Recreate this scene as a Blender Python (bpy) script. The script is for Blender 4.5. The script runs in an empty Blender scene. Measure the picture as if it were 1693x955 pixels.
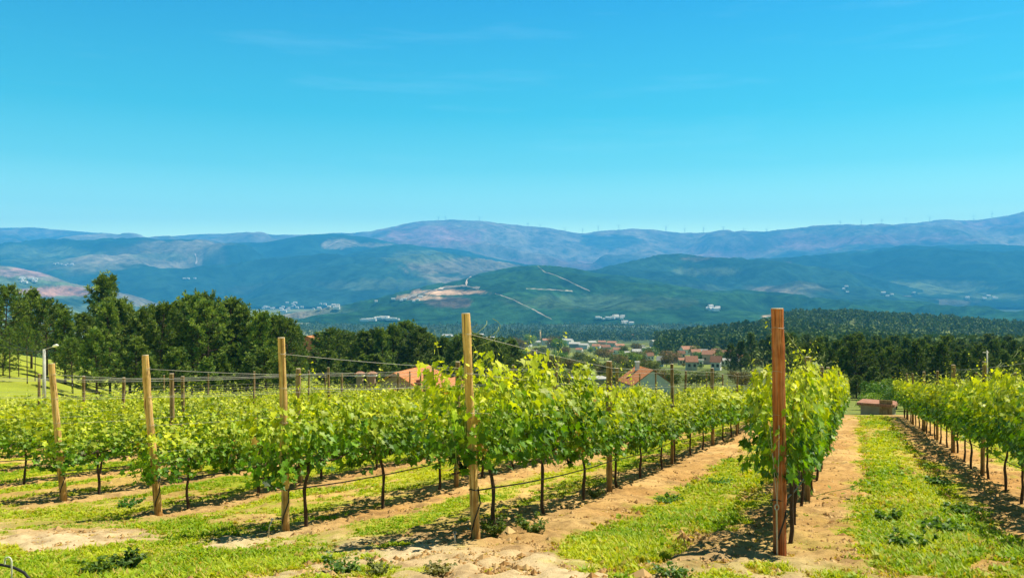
import bpy, math, random
import numpy as np
from mathutils import Vector

# ------------------------------------------------------------------ camera, world, sun, exposure
sc = bpy.context.scene
COL = sc.collection
FPX, CX, CY = 1400.0, 846.5, 477.5
cam_d = bpy.data.cameras.new('camera'); cam = bpy.data.objects.new('camera', cam_d); COL.objects.link(cam)
cam_d.sensor_width = 36; cam_d.lens = FPX / 1693 * 36
cam_d.clip_start = 0.1; cam_d.clip_end = 60000
cam.location = (0, 0, 0); cam.rotation_euler = (math.radians(90), 0, 0)
sc.camera = cam
SUN_EL, SUN_AZ = 60.0, 68.0          # azimuth: degrees to the right of the view direction
sd = Vector((math.sin(math.radians(SUN_AZ)) * math.cos(math.radians(SUN_EL)),
             math.cos(math.radians(SUN_AZ)) * math.cos(math.radians(SUN_EL)), math.sin(math.radians(SUN_EL))))
sun_d = bpy.data.lights.new('sun', 'SUN'); sun = bpy.data.objects.new('sun', sun_d); COL.objects.link(sun)
sun_d.energy = 5.0; sun_d.angle = math.radians(0.5); sun_d.color = (1.0, 0.92, 0.74)
sun.rotation_euler = (-sd).to_track_quat('-Z', 'Y').to_euler()
sun.location = (20, 0, 60)
world = bpy.data.worlds.new('World'); sc.world = world; world.use_nodes = True
wn, wl = world.node_tree.nodes, world.node_tree.links
wn.clear()
sky = wn.new('ShaderNodeTexSky'); sky.sky_type = 'NISHITA'; sky.sun_disc = False
sky.sun_elevation = math.radians(SUN_EL); sky.sun_rotation = math.radians(SUN_AZ)
sky.altitude = 300; sky.air_density = 1.0; sky.dust_density = 0.3; sky.ozone_density = 1.0
tint = wn.new('ShaderNodeMixRGB'); tint.blend_type = 'MULTIPLY'; tint.inputs[0].default_value = 1
tg = wn.new('ShaderNodeTexCoord'); sx = wn.new('ShaderNodeSeparateXYZ'); wl.new(tg.outputs['Generated'], sx.inputs[0])
rp = wn.new('ShaderNodeValToRGB'); re_ = rp.color_ramp.elements; re_.new(0.14); re_.new(0.4); re_.new(0.6); re_.new(0.7); re_.new(0.8); re_.new(0.9)
for k_, (p_, c_) in enumerate(((0.0, (3.6, 3.4, 1.6, 1)), (0.04, (2.6, 2.65, 1.3, 1)), (0.09, (1.15, 1.58, 0.97, 1)), (0.14, (0.48, 1.12, 0.8, 1)), (0.2, (0.17, 0.9, 0.76, 1)), (0.33, (0.07, 0.68, 0.82, 1)), (0.42, (0.14, 0.18, 0.17, 1)), (1.0, (0.1, 0.08, 0.06, 1)))): re_[k_].position = p_; re_[k_].color = c_  # dome above the view darkened on purpose to cut fill and deepen shadows
wl.new(sx.outputs['Z'], rp.inputs[0]); wl.new(rp.outputs[0], tint.inputs[2])
wl.new(sky.outputs[0], tint.inputs[1])
# thin cirrus streaks, placed by world direction
tc = wn.new('ShaderNodeTexCoord'); mp = wn.new('ShaderNodeMapping'); mp.inputs['Scale'].default_value = (1.6, 1.6, 16)
mp.inputs['Rotation'].default_value = (0, math.radians(-7), 0)
cn = wn.new('ShaderNodeTexNoise'); cn.inputs['Scale'].default_value = 2.2; cn.inputs['Detail'].default_value = 7; cn.inputs['Roughness'].default_value = 0.62
wl.new(tc.outputs['Generated'], mp.inputs[0]); wl.new(mp.outputs[0], cn.inputs[0])
cr = wn.new('ShaderNodeMapRange'); cr.inputs[1].default_value = 0.56; cr.inputs[2].default_value = 0.85; cr.inputs[3].default_value = 0; cr.inputs[4].default_value = 0.09
wl.new(cn.outputs[0], cr.inputs[0])
cm = wn.new('ShaderNodeMixRGB'); cm.inputs[2].default_value = (6.5, 8.6, 9.4, 1)
wl.new(cr.outputs[0], cm.inputs[0]); wl.new(tint.outputs[0], cm.inputs[1])
bg = wn.new('ShaderNodeBackground'); bg.inputs[1].default_value = 0.1
wl.new(cm.outputs[0], bg.inputs[0])
wo = wn.new('ShaderNodeOutputWorld'); wl.new(bg.outputs[0], wo.inputs[0])
sc.view_settings.view_transform = 'Standard'; sc.view_settings.look = 'None'
sc.view_settings.exposure = 0.95; sc.view_settings.gamma = 1; sc.view_settings.use_curve_mapping = False
sc.render.engine = 'CYCLES'
cy = sc.cycles
cy.use_denoising = True
try: cy.denoiser = 'OPENIMAGEDENOISE'; cy.denoising_input_passes = 'RGB_ALBEDO_NORMAL'
except Exception: pass
cy.max_bounces = 6; cy.diffuse_bounces = 3; cy.glossy_bounces = 2; cy.transmission_bounces = 4; cy.volume_bounces = 2
cy.transparent_max_bounces = 6; cy.sample_clamp_indirect = 6; cy.caustics_reflective = False; cy.caustics_refractive = False

random.seed(7)
rng = np.random.default_rng(7)
A = np.array

# ------------------------------------------------------------------ helpers
def h2(i, j, s):
    v = np.sin(i * 127.1 + j * 311.7 + s * 74.7) * 43758.5453
    return v - np.floor(v)
def vn(x, y, s=0):
    x = np.asarray(x, float); y = np.asarray(y, float)
    xi, yi = np.floor(x), np.floor(y); fx, fy = x - xi, y - yi
    fx = fx * fx * (3 - 2 * fx); fy = fy * fy * (3 - 2 * fy)
    return (h2(xi, yi, s) * (1 - fx) + h2(xi + 1, yi, s) * fx) * (1 - fy) + (h2(xi, yi + 1, s) * (1 - fx) + h2(xi + 1, yi + 1, s) * fx) * fy
def fbm(x, y, s=0, o=4):
    r, a, t = 0, 1.0, 0
    for k in range(o):
        r = r + a * vn(x * 2 ** k + 17.3 * k, y * 2 ** k - 9.1 * k, s + k); t += a; a *= 0.5
    return r / t
def sst(x, a, b):
    t = np.clip((np.asarray(x, float) - a) / (b - a), 0, 1)
    return t * t * (3 - 2 * t)

class MB:
    def __init__(s): s.V, s.T, s.Q, s.C, s.n = [], [], [], [], 0
    def add(s, V, F, mat=0, col=None):
        V = np.asarray(V, float).reshape(-1, 3); F = np.asarray(F, int)
        (s.T if F.shape[1] == 3 else s.Q).append((F + s.n, mat))
        s.V.append(V); s.n += len(V)
        if col is None: col = (0.5, 0.5, 0.5)
        col = np.asarray(col, float)
        if col.ndim == 1: col = np.tile(col, (len(V), 1))
        s.C.append(col)
        return s
    def build(s, name, mats, parent=None, smooth=False, color=False):
        m = bpy.data.meshes.new(name)
        V = np.concatenate(s.V)
        m.vertices.add(len(V)); m.vertices.foreach_set('co', V.astype(np.float32).ravel())
        loops, starts, mi, p = [], [], [], 0
        for lst, k in ((s.T, 3), (s.Q, 4)):
            for F, mt in lst:
                loops.append(F.ravel()); starts.append(p + np.arange(len(F)) * k); p += F.size
                mi.append(np.full(len(F), mt))
        loops = np.concatenate(loops); starts = np.concatenate(starts); mi = np.concatenate(mi)
        m.loops.add(len(loops)); m.loops.foreach_set('vertex_index', loops.astype(np.int32))
        m.polygons.add(len(starts)); m.polygons.foreach_set('loop_start', starts.astype(np.int32))
        m.polygons.foreach_set('material_index', mi.astype(np.int32))
        m.polygons.foreach_set('use_smooth', np.full(len(starts), smooth))
        if color:
            C = np.concatenate(s.C); C = np.hstack([C, np.ones((len(C), 1))])
            at = m.color_attributes.new('Col', 'FLOAT_COLOR', 'POINT'); at.data.foreach_set('color', C.astype(np.float32).ravel())
        for x in (mats if isinstance(mats, (list, tuple)) else [mats]): m.materials.append(x)
        m.update(calc_edges=True)
        o = bpy.data.objects.new(name, m); COL.objects.link(o)
        if parent: o.parent = parent
        return o

def box(mb, c, s, mat=0, col=None, rz=0, top=(1, 1)):
    x, y, z = s[0] / 2, s[1] / 2, s[2] / 2
    V = A([[-x, -y, -z], [x, -y, -z], [x, y, -z], [-x, y, -z], [-x * top[0], -y * top[1], z], [x * top[0], -y * top[1], z], [x * top[0], y * top[1], z], [-x * top[0], y * top[1], z]])
    cs, sn = math.cos(rz), math.sin(rz)
    V = np.c_[V[:, 0] * cs - V[:, 1] * sn, V[:, 0] * sn + V[:, 1] * cs, V[:, 2]] + A(c)
    mb.add(V, [[0, 3, 2, 1], [4, 5, 6, 7], [0, 1, 5, 4], [1, 2, 6, 5], [2, 3, 7, 6], [3, 0, 4, 7]], mat, col)
def tube(mb, P, R, n=6, mat=0, col=None, cap=True):
    P = np.asarray(P, float); k = len(P); R = np.broadcast_to(np.asarray(R, float), (k,))
    T = np.gradient(P, axis=0); T /= np.linalg.norm(T, axis=1)[:, None] + 1e-9
    ref = A([0, 0, 1.0]) if abs(T[0, 2]) < 0.9 else A([1.0, 0, 0])
    U = np.cross(T, ref); U /= np.linalg.norm(U, axis=1)[:, None] + 1e-9
    W = np.cross(T, U)
    a = np.arange(n) * 2 * math.pi / n
    V = P[:, None] + R[:, None, None] * (np.cos(a)[None, :, None] * U[:, None] + np.sin(a)[None, :, None] * W[:, None])
    V = V.reshape(-1, 3)
    i, j = np.meshgrid(np.arange(k - 1), np.arange(n), indexing='ij'); i = i.ravel(); j = j.ravel(); j2 = (j + 1) % n
    F = np.c_[i * n + j, i * n + j2, (i + 1) * n + j2, (i + 1) * n + j]
    if cap:
        V = np.vstack([V, P[0], P[-1]])
        mb.add(V, F, mat, col)
        # cap triangles share the tube's vertices
        b = mb.n - len(V); q = np.arange(n); q2 = (q + 1) % n
        mb.T.append((np.r_[np.c_[q2, q, np.full(n, k * n)], np.c_[(k - 1) * n + q, (k - 1) * n + q2, np.full(n, k * n + 1)]] + b, mat))
    else: mb.add(V, F, mat, col)

def tag(o, label=None, cat=None, group=None, kind=None):
    if label: o['label'] = label
    if cat: o['category'] = cat
    if group: o['group'] = group
    if kind: o['kind'] = kind
    return o
def empty(name, loc, rz=0, label=None, cat=None, group=None):
    o = bpy.data.objects.new(name, None); COL.objects.link(o); o.location = loc; o.rotation_euler = (0, 0, rz)
    o.empty_display_size = 0.2
    return tag(o, label, cat, group)
def link_part(name, src, parent):
    c = src.copy(); c.name = name; COL.objects.link(c); c.parent = parent
    c.location = (0, 0, 0); c.rotation_euler = (0, 0, 0); c.scale = (1, 1, 1)
    return c
ORD = ['zeroth', 'first', 'second', 'third', 'fourth', 'fifth', 'sixth', 'seventh', 'eighth', 'ninth', 'tenth', 'eleventh', 'twelfth', 'thirteenth', 'fourteenth',
       'fifteenth', 'sixteenth', 'seventeenth', 'eighteenth', 'nineteenth']
def ordn(n):
    if n < 20: return ORD[n]
    t = {2: ('twenty', 'twentieth'), 3: ('thirty', 'thirtieth'), 4: ('forty', 'fortieth'), 5: ('fifty', 'fiftieth'), 6: ('sixty', 'sixtieth'), 7: ('seventy', 'seventieth')}[n // 10]
    return t[1] if n % 10 == 0 else t[0] + '-' + ORD[n % 10]

# ------------------------------------------------------------------ materials
def new_mat(name):
    m = bpy.data.materials.new(name); m.use_nodes = True
    nt = m.node_tree; nt.nodes.clear()
    out = nt.nodes.new('ShaderNodeOutputMaterial')
    return m, nt, out
def N(nt, t, **k):
    n = nt.nodes.new(t)
    for a, b in k.items():
        if isinstance(b, bpy.types.NodeSocket): nt.links.new(b, n.inputs[a.replace('_', ' ')])
        elif a.startswith('i') and a[1:].isdigit():
            if isinstance(b, bpy.types.NodeSocket): nt.links.new(b, n.inputs[int(a[1:])])
            else: n.inputs[int(a[1:])].default_value = b
        elif a.replace('_', ' ') in n.inputs.keys(): n.inputs[a.replace('_', ' ')].default_value = b
        else: setattr(n, a, b)
    return n
def L(nt, a, b): nt.links.new(a, b)
def noise(nt, scale, detail=4, rough=0.6, vec=None, dist=0.0):
    n = nt.nodes.new('ShaderNodeTexNoise'); n.inputs['Scale'].default_value = scale; n.inputs['Detail'].default_value = detail
    n.inputs['Roughness'].default_value = rough; n.inputs['Distortion'].default_value = dist
    if vec is None:
        t = nt.nodes.new('ShaderNodeTexCoord'); vec = t.outputs['Object']
    L(nt, vec, n.inputs['Vector']); return n.outputs[0]
def ramp(nt, fac, stops):
    r = nt.nodes.new('ShaderNodeValToRGB'); e = r.color_ramp.elements
    while len(e) < len(stops): e.new(0.5)
    for k, (p, c) in enumerate(stops):
        e[k].position = p; e[k].color = (*c, 1) if len(c) == 3 else c
    L(nt, fac, r.inputs[0]); return r.outputs[0]
def mixc(nt, mode, fac, a, b):
    n = nt.nodes.new('ShaderNodeMixRGB'); n.blend_type = mode
    for i, v in ((0, fac), (1, a), (2, b)):
        if isinstance(v, bpy.types.NodeSocket): L(nt, v, n.inputs[i])
        elif i == 0: n.inputs[0].default_value = v
        else: n.inputs[i].default_value = (*v, 1)
    return n.outputs[0]
def bsdf(nt, out, color, rough=0.8, spec=0.3, bump=None, bs=0.3, bd=0.02, metal=0):
    p = nt.nodes.new('ShaderNodeBsdfPrincipled')
    if isinstance(color, bpy.types.NodeSocket): L(nt, color, p.inputs['Base Color'])
    else: p.inputs['Base Color'].default_value = (*color, 1)
    p.inputs['Roughness'].default_value = rough; p.inputs['Specular IOR Level'].default_value = spec; p.inputs['Metallic'].default_value = metal
    if bump is not None:
        b = nt.nodes.new('ShaderNodeBump'); b.inputs['Strength'].default_value = bs; b.inputs['Distance'].default_value = bd
        L(nt, bump, b.inputs['Height']); L(nt, b.outputs[0], p.inputs['Normal'])
    if out is not None: L(nt, p.outputs[0], out.inputs[0])
    return p
def simple(name, stops, scale=5, rough=0.8, stretch=None, bs=0.3, bd=0.01, spec=0.3, metal=0):
    m, nt, out = new_mat(name)
    t = N(nt, 'ShaderNodeTexCoord'); v = t.outputs['Object']
    if stretch:
        mp = nt.nodes.new('ShaderNodeMapping'); mp.inputs['Scale'].default_value = stretch; L(nt, v, mp.inputs[0]); v = mp.outputs[0]
    n = noise(nt, scale, 5, 0.65, v)
    c = ramp(nt, n, [(0.3 + 0.4 * k / max(1, len(stops) - 1), s) for k, s in enumerate(stops)])
    bsdf(nt, out, c, rough, spec, n, bs, bd, metal)
    return m
def leaf_mat(name, trans=0.4, gloss=0.35, tcol=(1.25, 1.15, 0.35), rough=0.45, hue=0.12):
    m, nt, out = new_mat(name)
    at = N(nt, 'ShaderNodeAttribute', attribute_name='Col')
    oi = nt.nodes.new('ShaderNodeObjectInfo')
    mr = nt.nodes.new('ShaderNodeMapRange'); mr.inputs[3].default_value = 1 - hue; mr.inputs[4].default_value = 1 + hue
    L(nt, oi.outputs['Random'], mr.inputs[0])
    c = mixc(nt, 'MULTIPLY', 1.0, at.outputs['Color'], mr.outputs[0])
    p = bsdf(nt, None, c, rough, gloss)
    tr = nt.nodes.new('ShaderNodeBsdfTranslucent'); L(nt, mixc(nt, 'MULTIPLY', 1.0, c, tcol), tr.inputs[0])
    mx = nt.nodes.new('ShaderNodeMixShader'); mx.inputs[0].default_value = trans
    L(nt, p.outputs[0], mx.inputs[1]); L(nt, tr.outputs[0], mx.inputs[2]); L(nt, mx.outputs[0], out.inputs[0])
    return m

M = {}
M['vine_leaf'] = leaf_mat('vine_leaf', 0.36, 0.3, (1.6, 1.5, 0.2), 0.5)
M['pine'] = leaf_mat('pine_needles', 0.2, 0.2, (1.2, 1.15, 0.5), 0.6, 0.22)
M['broad'] = leaf_mat('tree_leaves', 0.3, 0.25, (1.3, 1.2, 0.4), 0.55, 0.2)
M['grass'] = leaf_mat('grass_blades', 0.4, 0.25, (1.4, 1.25, 0.4), 0.55, 0.0)
M['woods'] = leaf_mat('distant_woods', 0.12, 0.1, (1.2, 1.15, 0.5), 0.8, 0.0)
M['shoot'] = simple('green_shoot', [(0.12, 0.16, 0.03), (0.25, 0.3, 0.06)], 8, 0.6)
M['trunk'] = simple('vine_bark', [(0.03, 0.018, 0.012), (0.09, 0.055, 0.035)], 30, 0.9, (1, 1, 0.3), 0.8, 0.01)
M['bark'] = simple('pine_bark', [(0.04, 0.025, 0.018), (0.12, 0.075, 0.05)], 3, 0.95, (1, 1, 0.3), 0.8, 0.05)
M['wire'] = simple('galvanised_wire', [(0.3, 0.29, 0.26), (0.45, 0.43, 0.38)], 3, 0.6, None, 0.0, 0.001, 0.3, 0.3)
M['hose'] = simple('black_hose', [(0.012, 0.012, 0.014), (0.03, 0.03, 0.03)], 20, 0.45)
M['steel'] = simple('grey_steel', [(0.3, 0.3, 0.32), (0.5, 0.5, 0.5)], 30, 0.4, None, 0.1, 0.001, 0.5, 0.7)
M['concrete'] = simple('pole_concrete', [(0.32, 0.31, 0.29), (0.5, 0.49, 0.46)], 4, 0.9)
M['lamp'] = simple('lamp_housing', [(0.7, 0.7, 0.68), (0.85, 0.85, 0.83)], 4, 0.35)
M['tie'] = simple('pale_tie', [(0.55, 0.55, 0.45), (0.75, 0.75, 0.62)], 20, 0.6)
M['glass'] = simple('window_glass', [(0.02, 0.025, 0.03), (0.05, 0.06, 0.07)], 2, 0.15, None, 0, 0.001, 0.6)
M['turbine'] = simple('turbine_white', [(0.2, 0.2, 0.22), (0.3, 0.3, 0.32)], 0.1, 0.5, None, 0)

def wood(name, a, b, c):
    m, nt, out = new_mat(name)
    t = N(nt, 'ShaderNodeTexCoord')
    mp = nt.nodes.new('ShaderNodeMapping'); mp.inputs['Scale'].default_value = (30, 30, 1.3); L(nt, t.outputs['Object'], mp.inputs[0])
    n1 = noise(nt, 1.4, 7, 0.7, mp.outputs[0], 0.5)
    n2 = noise(nt, 3.2, 4, 0.6)
    col = ramp(nt, n1, [(0.3, a), (0.52, b), (0.7, c)])
    dk = ramp(nt, n2, [(0.3, (0.55, 0.5, 0.45)), (0.55, (1, 1, 1))])
    vo = nt.nodes.new('ShaderNodeTexVoronoi'); vo.inputs['Scale'].default_value = 3.4; L(nt, t.outputs['Object'], vo.inputs['Vector'])
    kn = ramp(nt, vo.outputs['Distance'], [(0.03, (0.35, 0.25, 0.2)), (0.07, (1, 1, 1))])
    mp3 = nt.nodes.new('ShaderNodeMapping'); mp3.inputs['Scale'].default_value = (70, 70, 1.0); L(nt, t.outputs['Object'], mp3.inputs[0])
    ck = ramp(nt, noise(nt, 1.0, 3, 0.5, mp3.outputs[0]), [(0.36, (0.3, 0.24, 0.2)), (0.44, (1, 1, 1))])
    sep = nt.nodes.new('ShaderNodeSeparateXYZ'); L(nt, t.outputs['Object'], sep.inputs[0])
    st = ramp(nt, sep.outputs['Z'], [(0.0, (0.7, 0.6, 0.5)), (0.22, (1, 1, 1))])
    gy = ramp(nt, noise(nt, 1.3, 4, 0.6, mp.outputs[0]), [(0.45, (0, 0, 0)), (0.7, (.35, .35, .35))])
    col = mixc(nt, 'MIX', gy, col, (0.34, 0.29, 0.22)); col = mixc(nt, 'MULTIPLY', 1.0, mixc(nt, 'MULTIPLY', 1.0, col, ck), st)
    col = mixc(nt, 'MULTIPLY', 1.0, mixc(nt, 'MULTIPLY', 1.0, col, dk), kn)
    bsdf(nt, out, col, 0.85, 0.2, n1, 0.7, 0.006)
    return m
M['wood_red'] = wood('stained_post_wood', (0.24, 0.06, 0.018), (0.47, 0.14, 0.04), (0.6, 0.24, 0.09))
M['wood_tan'] = wood('peeled_post_wood', (0.36, 0.18, 0.05), (0.68, 0.42, 0.13), (0.8, 0.56, 0.24))
M['wood_grey'] = wood('weathered_post_wood', (0.14, 0.08, 0.03), (0.36, 0.23, 0.1), (0.52, 0.37, 0.18))
M['endgrain'] = simple('post_end_grain', [(0.45, 0.36, 0.25), (0.65, 0.56, 0.42)], 30, 0.9)

def roof_mat(name, a, b):
    m, nt, out = new_mat(name)
    t = N(nt, 'ShaderNodeTexCoord')
    w = nt.nodes.new('ShaderNodeTexWave'); w.inputs['Scale'].default_value = 2.6; w.bands_direction = 'X'; L(nt, t.outputs['Object'], w.inputs[0])
    w2 = nt.nodes.new('ShaderNodeTexWave'); w2.inputs['Scale'].default_value = 1.6; w2.bands_direction = 'Z'; L(nt, t.outputs['Object'], w2.inputs[0])
    n = noise(nt, 2.5, 6, 0.7)
    c = ramp(nt, n, [(0.3, a), (0.7, b)])
    c = mixc(nt, 'MULTIPLY', 0.35, c, w.outputs[0]); c = mixc(nt, 'MULTIPLY', 0.22, c, w2.outputs[0])
    bsdf(nt, out, c, 0.85, 0.2, w.outputs[0], 0.6, 0.05)
    return m
M['roof_orange'] = roof_mat('roof_tiles_orange', (0.5, 0.17, 0.06), (0.72, 0.33, 0.14))
M['roof_terracotta'] = roof_mat('roof_tiles_terracotta', (0.36, 0.15, 0.09), (0.55, 0.3, 0.2))
M['roof_brown'] = roof_mat('roof_tiles_brown', (0.2, 0.09, 0.05), (0.34, 0.18, 0.11))
M['roof_grey'] = roof_mat('roof_sheet_grey', (0.4, 0.4, 0.38), (0.6, 0.6, 0.57))
M['roof_red'] = roof_mat('roof_sheet_red', (0.33, 0.11, 0.07), (0.55, 0.22, 0.14))
for k, a, b in (('wall_white', (0.62, 0.6, 0.56), (0.8, 0.78, 0.74)), ('wall_cream', (0.5, 0.42, 0.3), (0.68, 0.6, 0.46)), ('wall_pink', (0.5, 0.3, 0.24), (0.62, 0.42, 0.35)),
                ('wall_grey', (0.28, 0.28, 0.27), (0.42, 0.42, 0.4)), ('wall_stone', (0.25, 0.2, 0.14), (0.42, 0.35, 0.26)), ('wall_tan', (0.45, 0.3, 0.15), (0.58, 0.42, 0.24))):
    M[k] = simple('plaster_' + k[5:], [a, b], 0.9, 0.9, None, 0.2, 0.02)

# ------------------------------------------------------------------ terrain heights
D_AZ = math.radians(22.0)
DV = A([math.sin(D_AZ), math.cos(D_AZ)]); NV = A([math.cos(D_AZ), -math.sin(D_AZ)])
PY = A([-60, 0, 13, 50, 70, 110, 168, 300, 700, 1500, 3000, 9000, 40000.])
PZ = A([8, -1.32, -3.39, -7.4, -10.6, -14.3, -19.5, -30, -55, -95, -120, -125, -130.])
def prof(Y):
    r = 0
    for k in (-1, -.5, 0, .5, 1): r = r + np.interp(Y + k * (0.05 * np.abs(Y) + 0.4), PY, PZ)
    return r / 5
def zg0(X, Y):
    X = np.asarray(X, float); Y = np.asarray(Y, float)
    a = X / np.maximum(Y, 5)
    z = prof(Y)
    z = z + np.interp(X, [-30, -15, -8.2, -5.6, -2.9, -.5, 1.5, 2.7], [-.3, -.3, -.2, -.125, -.07, .05, .02, -.025]) * (1 - sst(Y, 22, 45))
    z = z + 6.5 * sst(-a, 0.42, 0.62) * sst(Y, 48, 130) * (1 - sst(Y, 170, 420))
    z = z + 14 * np.exp(-((X - 0.275 * 850) / 95) ** 2 - ((Y - 850) / 230) ** 2)
    z = z + (40 - 16 * sst(a, 0.38, 0.62)) * sst(a, 0.24, 0.34) * np.exp(-((Y - 1250) / 330) ** 2)
    z = z + (fbm(X / 60, Y / 60, 3, 3) - 0.5) * 5 * sst(Y, 70, 250)
    return z
def near_bumps(X, Y):
    w = 1 - sst(Y, 40, 60)
    return w * ((fbm(X * 0.55, Y * 0.55, 11, 3) - 0.5) * 0.10)
def zg(X, Y): return zg0(X, Y) + near_bumps(X, Y)
def px_of(X, Y): return CX + FPX * X / Y
def P(px, Y): return (px - CX) / FPX * Y

# vineyard rows: u = offset across the rows, v0 = end post, v1 = far end
ROWS = [  # key, u, v0, v1, posts, row description
    ('R2', 5.75, 20.0, 50, None, 'the second row in from the right edge'),
    ('R', 2.51, 9.0, 52, [14.5, 20.1, 25.8, 31.0], 'the row at the right edge'),
    ('A', -0.71, 8.99, 57, [14.8], 'the row behind the thick reddish post'),
    ('B', -3.99, 8.64, 52, [14.5, 20.2, 26.2, 31.8], 'the row behind the tallest middle post'),
    ('C', -6.81, 9.0, 48, [14.07], 'the row behind the knotty tan post'),
    ('D', -10.15, 10.1, 46, [13.9], 'the row behind the leaning brown post'),
    ('E', -13.33, 11.1, 45, [13.9], 'the row behind the leftmost end post'),
    ('F', -16.5, 12.0, 44, [17.5], 'the first row past the leftmost end post'),
    ('G', -19.7, 13.0, 43, [18.6], 'the second row past the leftmost end post'),
    ('H', -22.9, 14.0, 42, [20.0], 'the third row past the leftmost end post'),
    ('I', -26.1, 15.0, 41, [21.0], 'the fourth row past the leftmost end post'),
]
RU = A([r[1] for r in ROWS]); R0 = A([r[2] for r in ROWS]); RW = A([0.6, 0.8, 0.82, 0.8, 0.62, 0.55, 0.5, 0.5, 0.5, 0.5, 0.5])
RSH = A([0.0, 0.0, 0.04, 0.2, 0.05, 0, 0, 0, 0, 0, 0])
# headland patches (in the photo's ground area): px, py, rx, ry, value (0 soil, 1 grass)
PATCH = [(760, 918, 175, 34, 0), (400, 886, 95, 13, 0), (110, 872, 190, 19, 0), (1215, 905, 115, 34, 0), (1330, 900, 80, 60, .12), (1640, 935, 60, 14, 0),
         (250, 925, 330, 26, 1), (640, 868, 60, 12, .9), (1020, 915, 95, 48, 1), (1520, 880, 120, 55, 1), (560, 935, 60, 8, .15), (60, 952, 50, 8, .1), (620, 948, 40, 12, .9),
         (150, 845, 120, 8, .6), (1150, 945, 160, 12, .15), (1420, 944, 90, 12, .3), (700, 950, 40, 6, .8), (1640, 905, 30, 20, .6)]
def grass_mask(X, Y):
    X = np.asarray(X, float); Y = np.asarray(Y, float)
    u = X * NV[0] + Y * NV[1]; v = X * DV[0] + Y * DV[1]
    nz = fbm(X * 1.3, Y * 1.3, 21, 4) - 0.5; nb = fbm(X * 0.35, Y * 0.35, 31, 3) - 0.5; nf = fbm(X * 5, Y * 5, 25, 3) - 0.5; nst = fbm(u * 1.6, v * 0.4, 26, 4)
    g = np.ones_like(u) * 2
    for k in range(len(RU)):
        d = np.abs(u - RU[k] - RSH[k])
        gk = sst(d + nz * 1.0 + nb * 0.5 + nf * .5, RW[k] - 0.22, RW[k] + 0.25)
        gk = gk + (1 - sst(v, R0[k] - 1.2, R0[k] - 0.5))
        g = np.minimum(g, gk)
    g = np.clip(g, 0, 1) * (1 - np.where(u > -3.2, .5, .8) * sst(nst + nf * .25, .54, .66))
    YY = np.maximum(Y, 3)
    px = CX + FPX * X / YY; py = CY - FPX * prof(Y) / YY
    v0 = np.interp(u, RU[::-1], R0[::-1])
    head = 1 - sst(v, v0 - 0.9, v0 - 0.3)
    gh = sst(nz * 1.3 + nb * 1.2 + nf * .5, -0.25, 0.22)
    for (a, b, rx, ry, val) in PATCH:
        r = ((px - a) / rx) ** 2 + ((py - b) / ry) ** 2 + nz * 1.8 + nf * 1.6
        w = 1 - sst(r, 0.65, 1.15)
        g = g * (1 - w * 0.9) + (val + nz * 0.5) * w * 0.9
        gh = gh * (1 - w) + (val + nz * 0.6) * w
    g = g * (1 - head) + gh * head
    return np.clip(g, 0, 1)

def gridF(nr, nc):
    i, j = np.meshgrid(np.arange(nr - 1), np.arange(nc - 1), indexing='ij'); i = i.ravel(); j = j.ravel()
    return np.c_[i * nc + j, i * nc + j + 1, (i + 1) * nc + j + 1, (i + 1) * nc + j]

# ground sheet
ys = [-6.0]
while ys[-1] < 5: ys.append(ys[-1] + 0.35)
while ys[-1] < 26: ys.append(ys[-1] + 0.075)
while ys[-1] < 14200: ys.append(ys[-1] + 0.075 + (ys[-1] - 26) * 0.0125)
ys = A(ys); av = np.linspace(-0.84, 0.84, 580)
GY = np.repeat(ys[:, None], len(av), 1); GX = av[None, :] * (GY + 8)
gm = grass_mask(GX, GY)
gz = zg(GX, GY)
nearw = 1 - sst(GY, 30, 45)
gz = gz + nearw * ((1 - gm) * ((fbm(GX * 5, GY * 5, 41, 4) - 0.5) * 0.12 + (np.abs(fbm(GX * 3.1, GY * 3.1, 43, 5) - 0.5)) * 0.12 + (fbm(GX * 13, GY * 13, 45, 3) - .5) * 0.035) + gm * (fbm(GX * 3, GY * 3, 44, 2) - 0.3) * 0.03)
gu = GX * NV[0] + GY * NV[1]
for uc in (-2.35, 0.9): 
    for o_ in (-.62, .62): gz = gz - nearw * 0.035 * np.exp(-((gu - uc - o_) / .13) ** 2) * (0.5 + fbm(GX * .7, GY * .7, 47, 2))
n1 = fbm(GX * 0.9, GY * 0.9, 51, 4)[..., None]; n2 = fbm(GX / 7, GY / 7, 52, 4)[..., None]; n3 = fbm(GX / 90, GY / 90, 53, 4)[..., None]; n4 = fbm(GX / 420, GY / 420, 54, 4)[..., None]
soil = A([0.38, 0.21, 0.075]) * (1 - n1) + A([0.60, 0.41, 0.18]) * n1
headw = (1 - sst(GX * DV[0] + GY * DV[1], 7.6, 9.6))[..., None]
soil = soil * (1 - headw) + (A([0.50, 0.34, 0.17]) * (1 - n1) + A([0.68, 0.55, 0.35]) * n1) * headw
redn = sst(fbm(GX * 0.5, GY * 0.5, 57, 3), 0.4, 0.7)[..., None]
soil = soil * (1 - 0.5 * redn) + A([0.36, 0.19, 0.055]) * 0.5 * redn
gr = A([0.21, 0.28, 0.008]) * (1 - n1) + A([0.40, 0.41, 0.02]) * n1
dry = sst(n2, 0.5, 0.72) * 0.5
gr = gr * (1 - dry) + A([0.42, 0.33, 0.12]) * dry
lit = sst(fbm(GX * 4.2, GY * 4.2, 58, 4), .52, .66)[..., None] * .45
soil = soil * (1 - lit) + A([0.17, 0.10, 0.045]) * lit
nearc = soil * (1 - gm[..., None]) + gr * gm[..., None]
ga = GX / np.maximum(GY, 5)
field = A([0.11, 0.16, 0.03]) * (1 - n3) + A([0.26, 0.27, 0.07]) * n3
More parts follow.
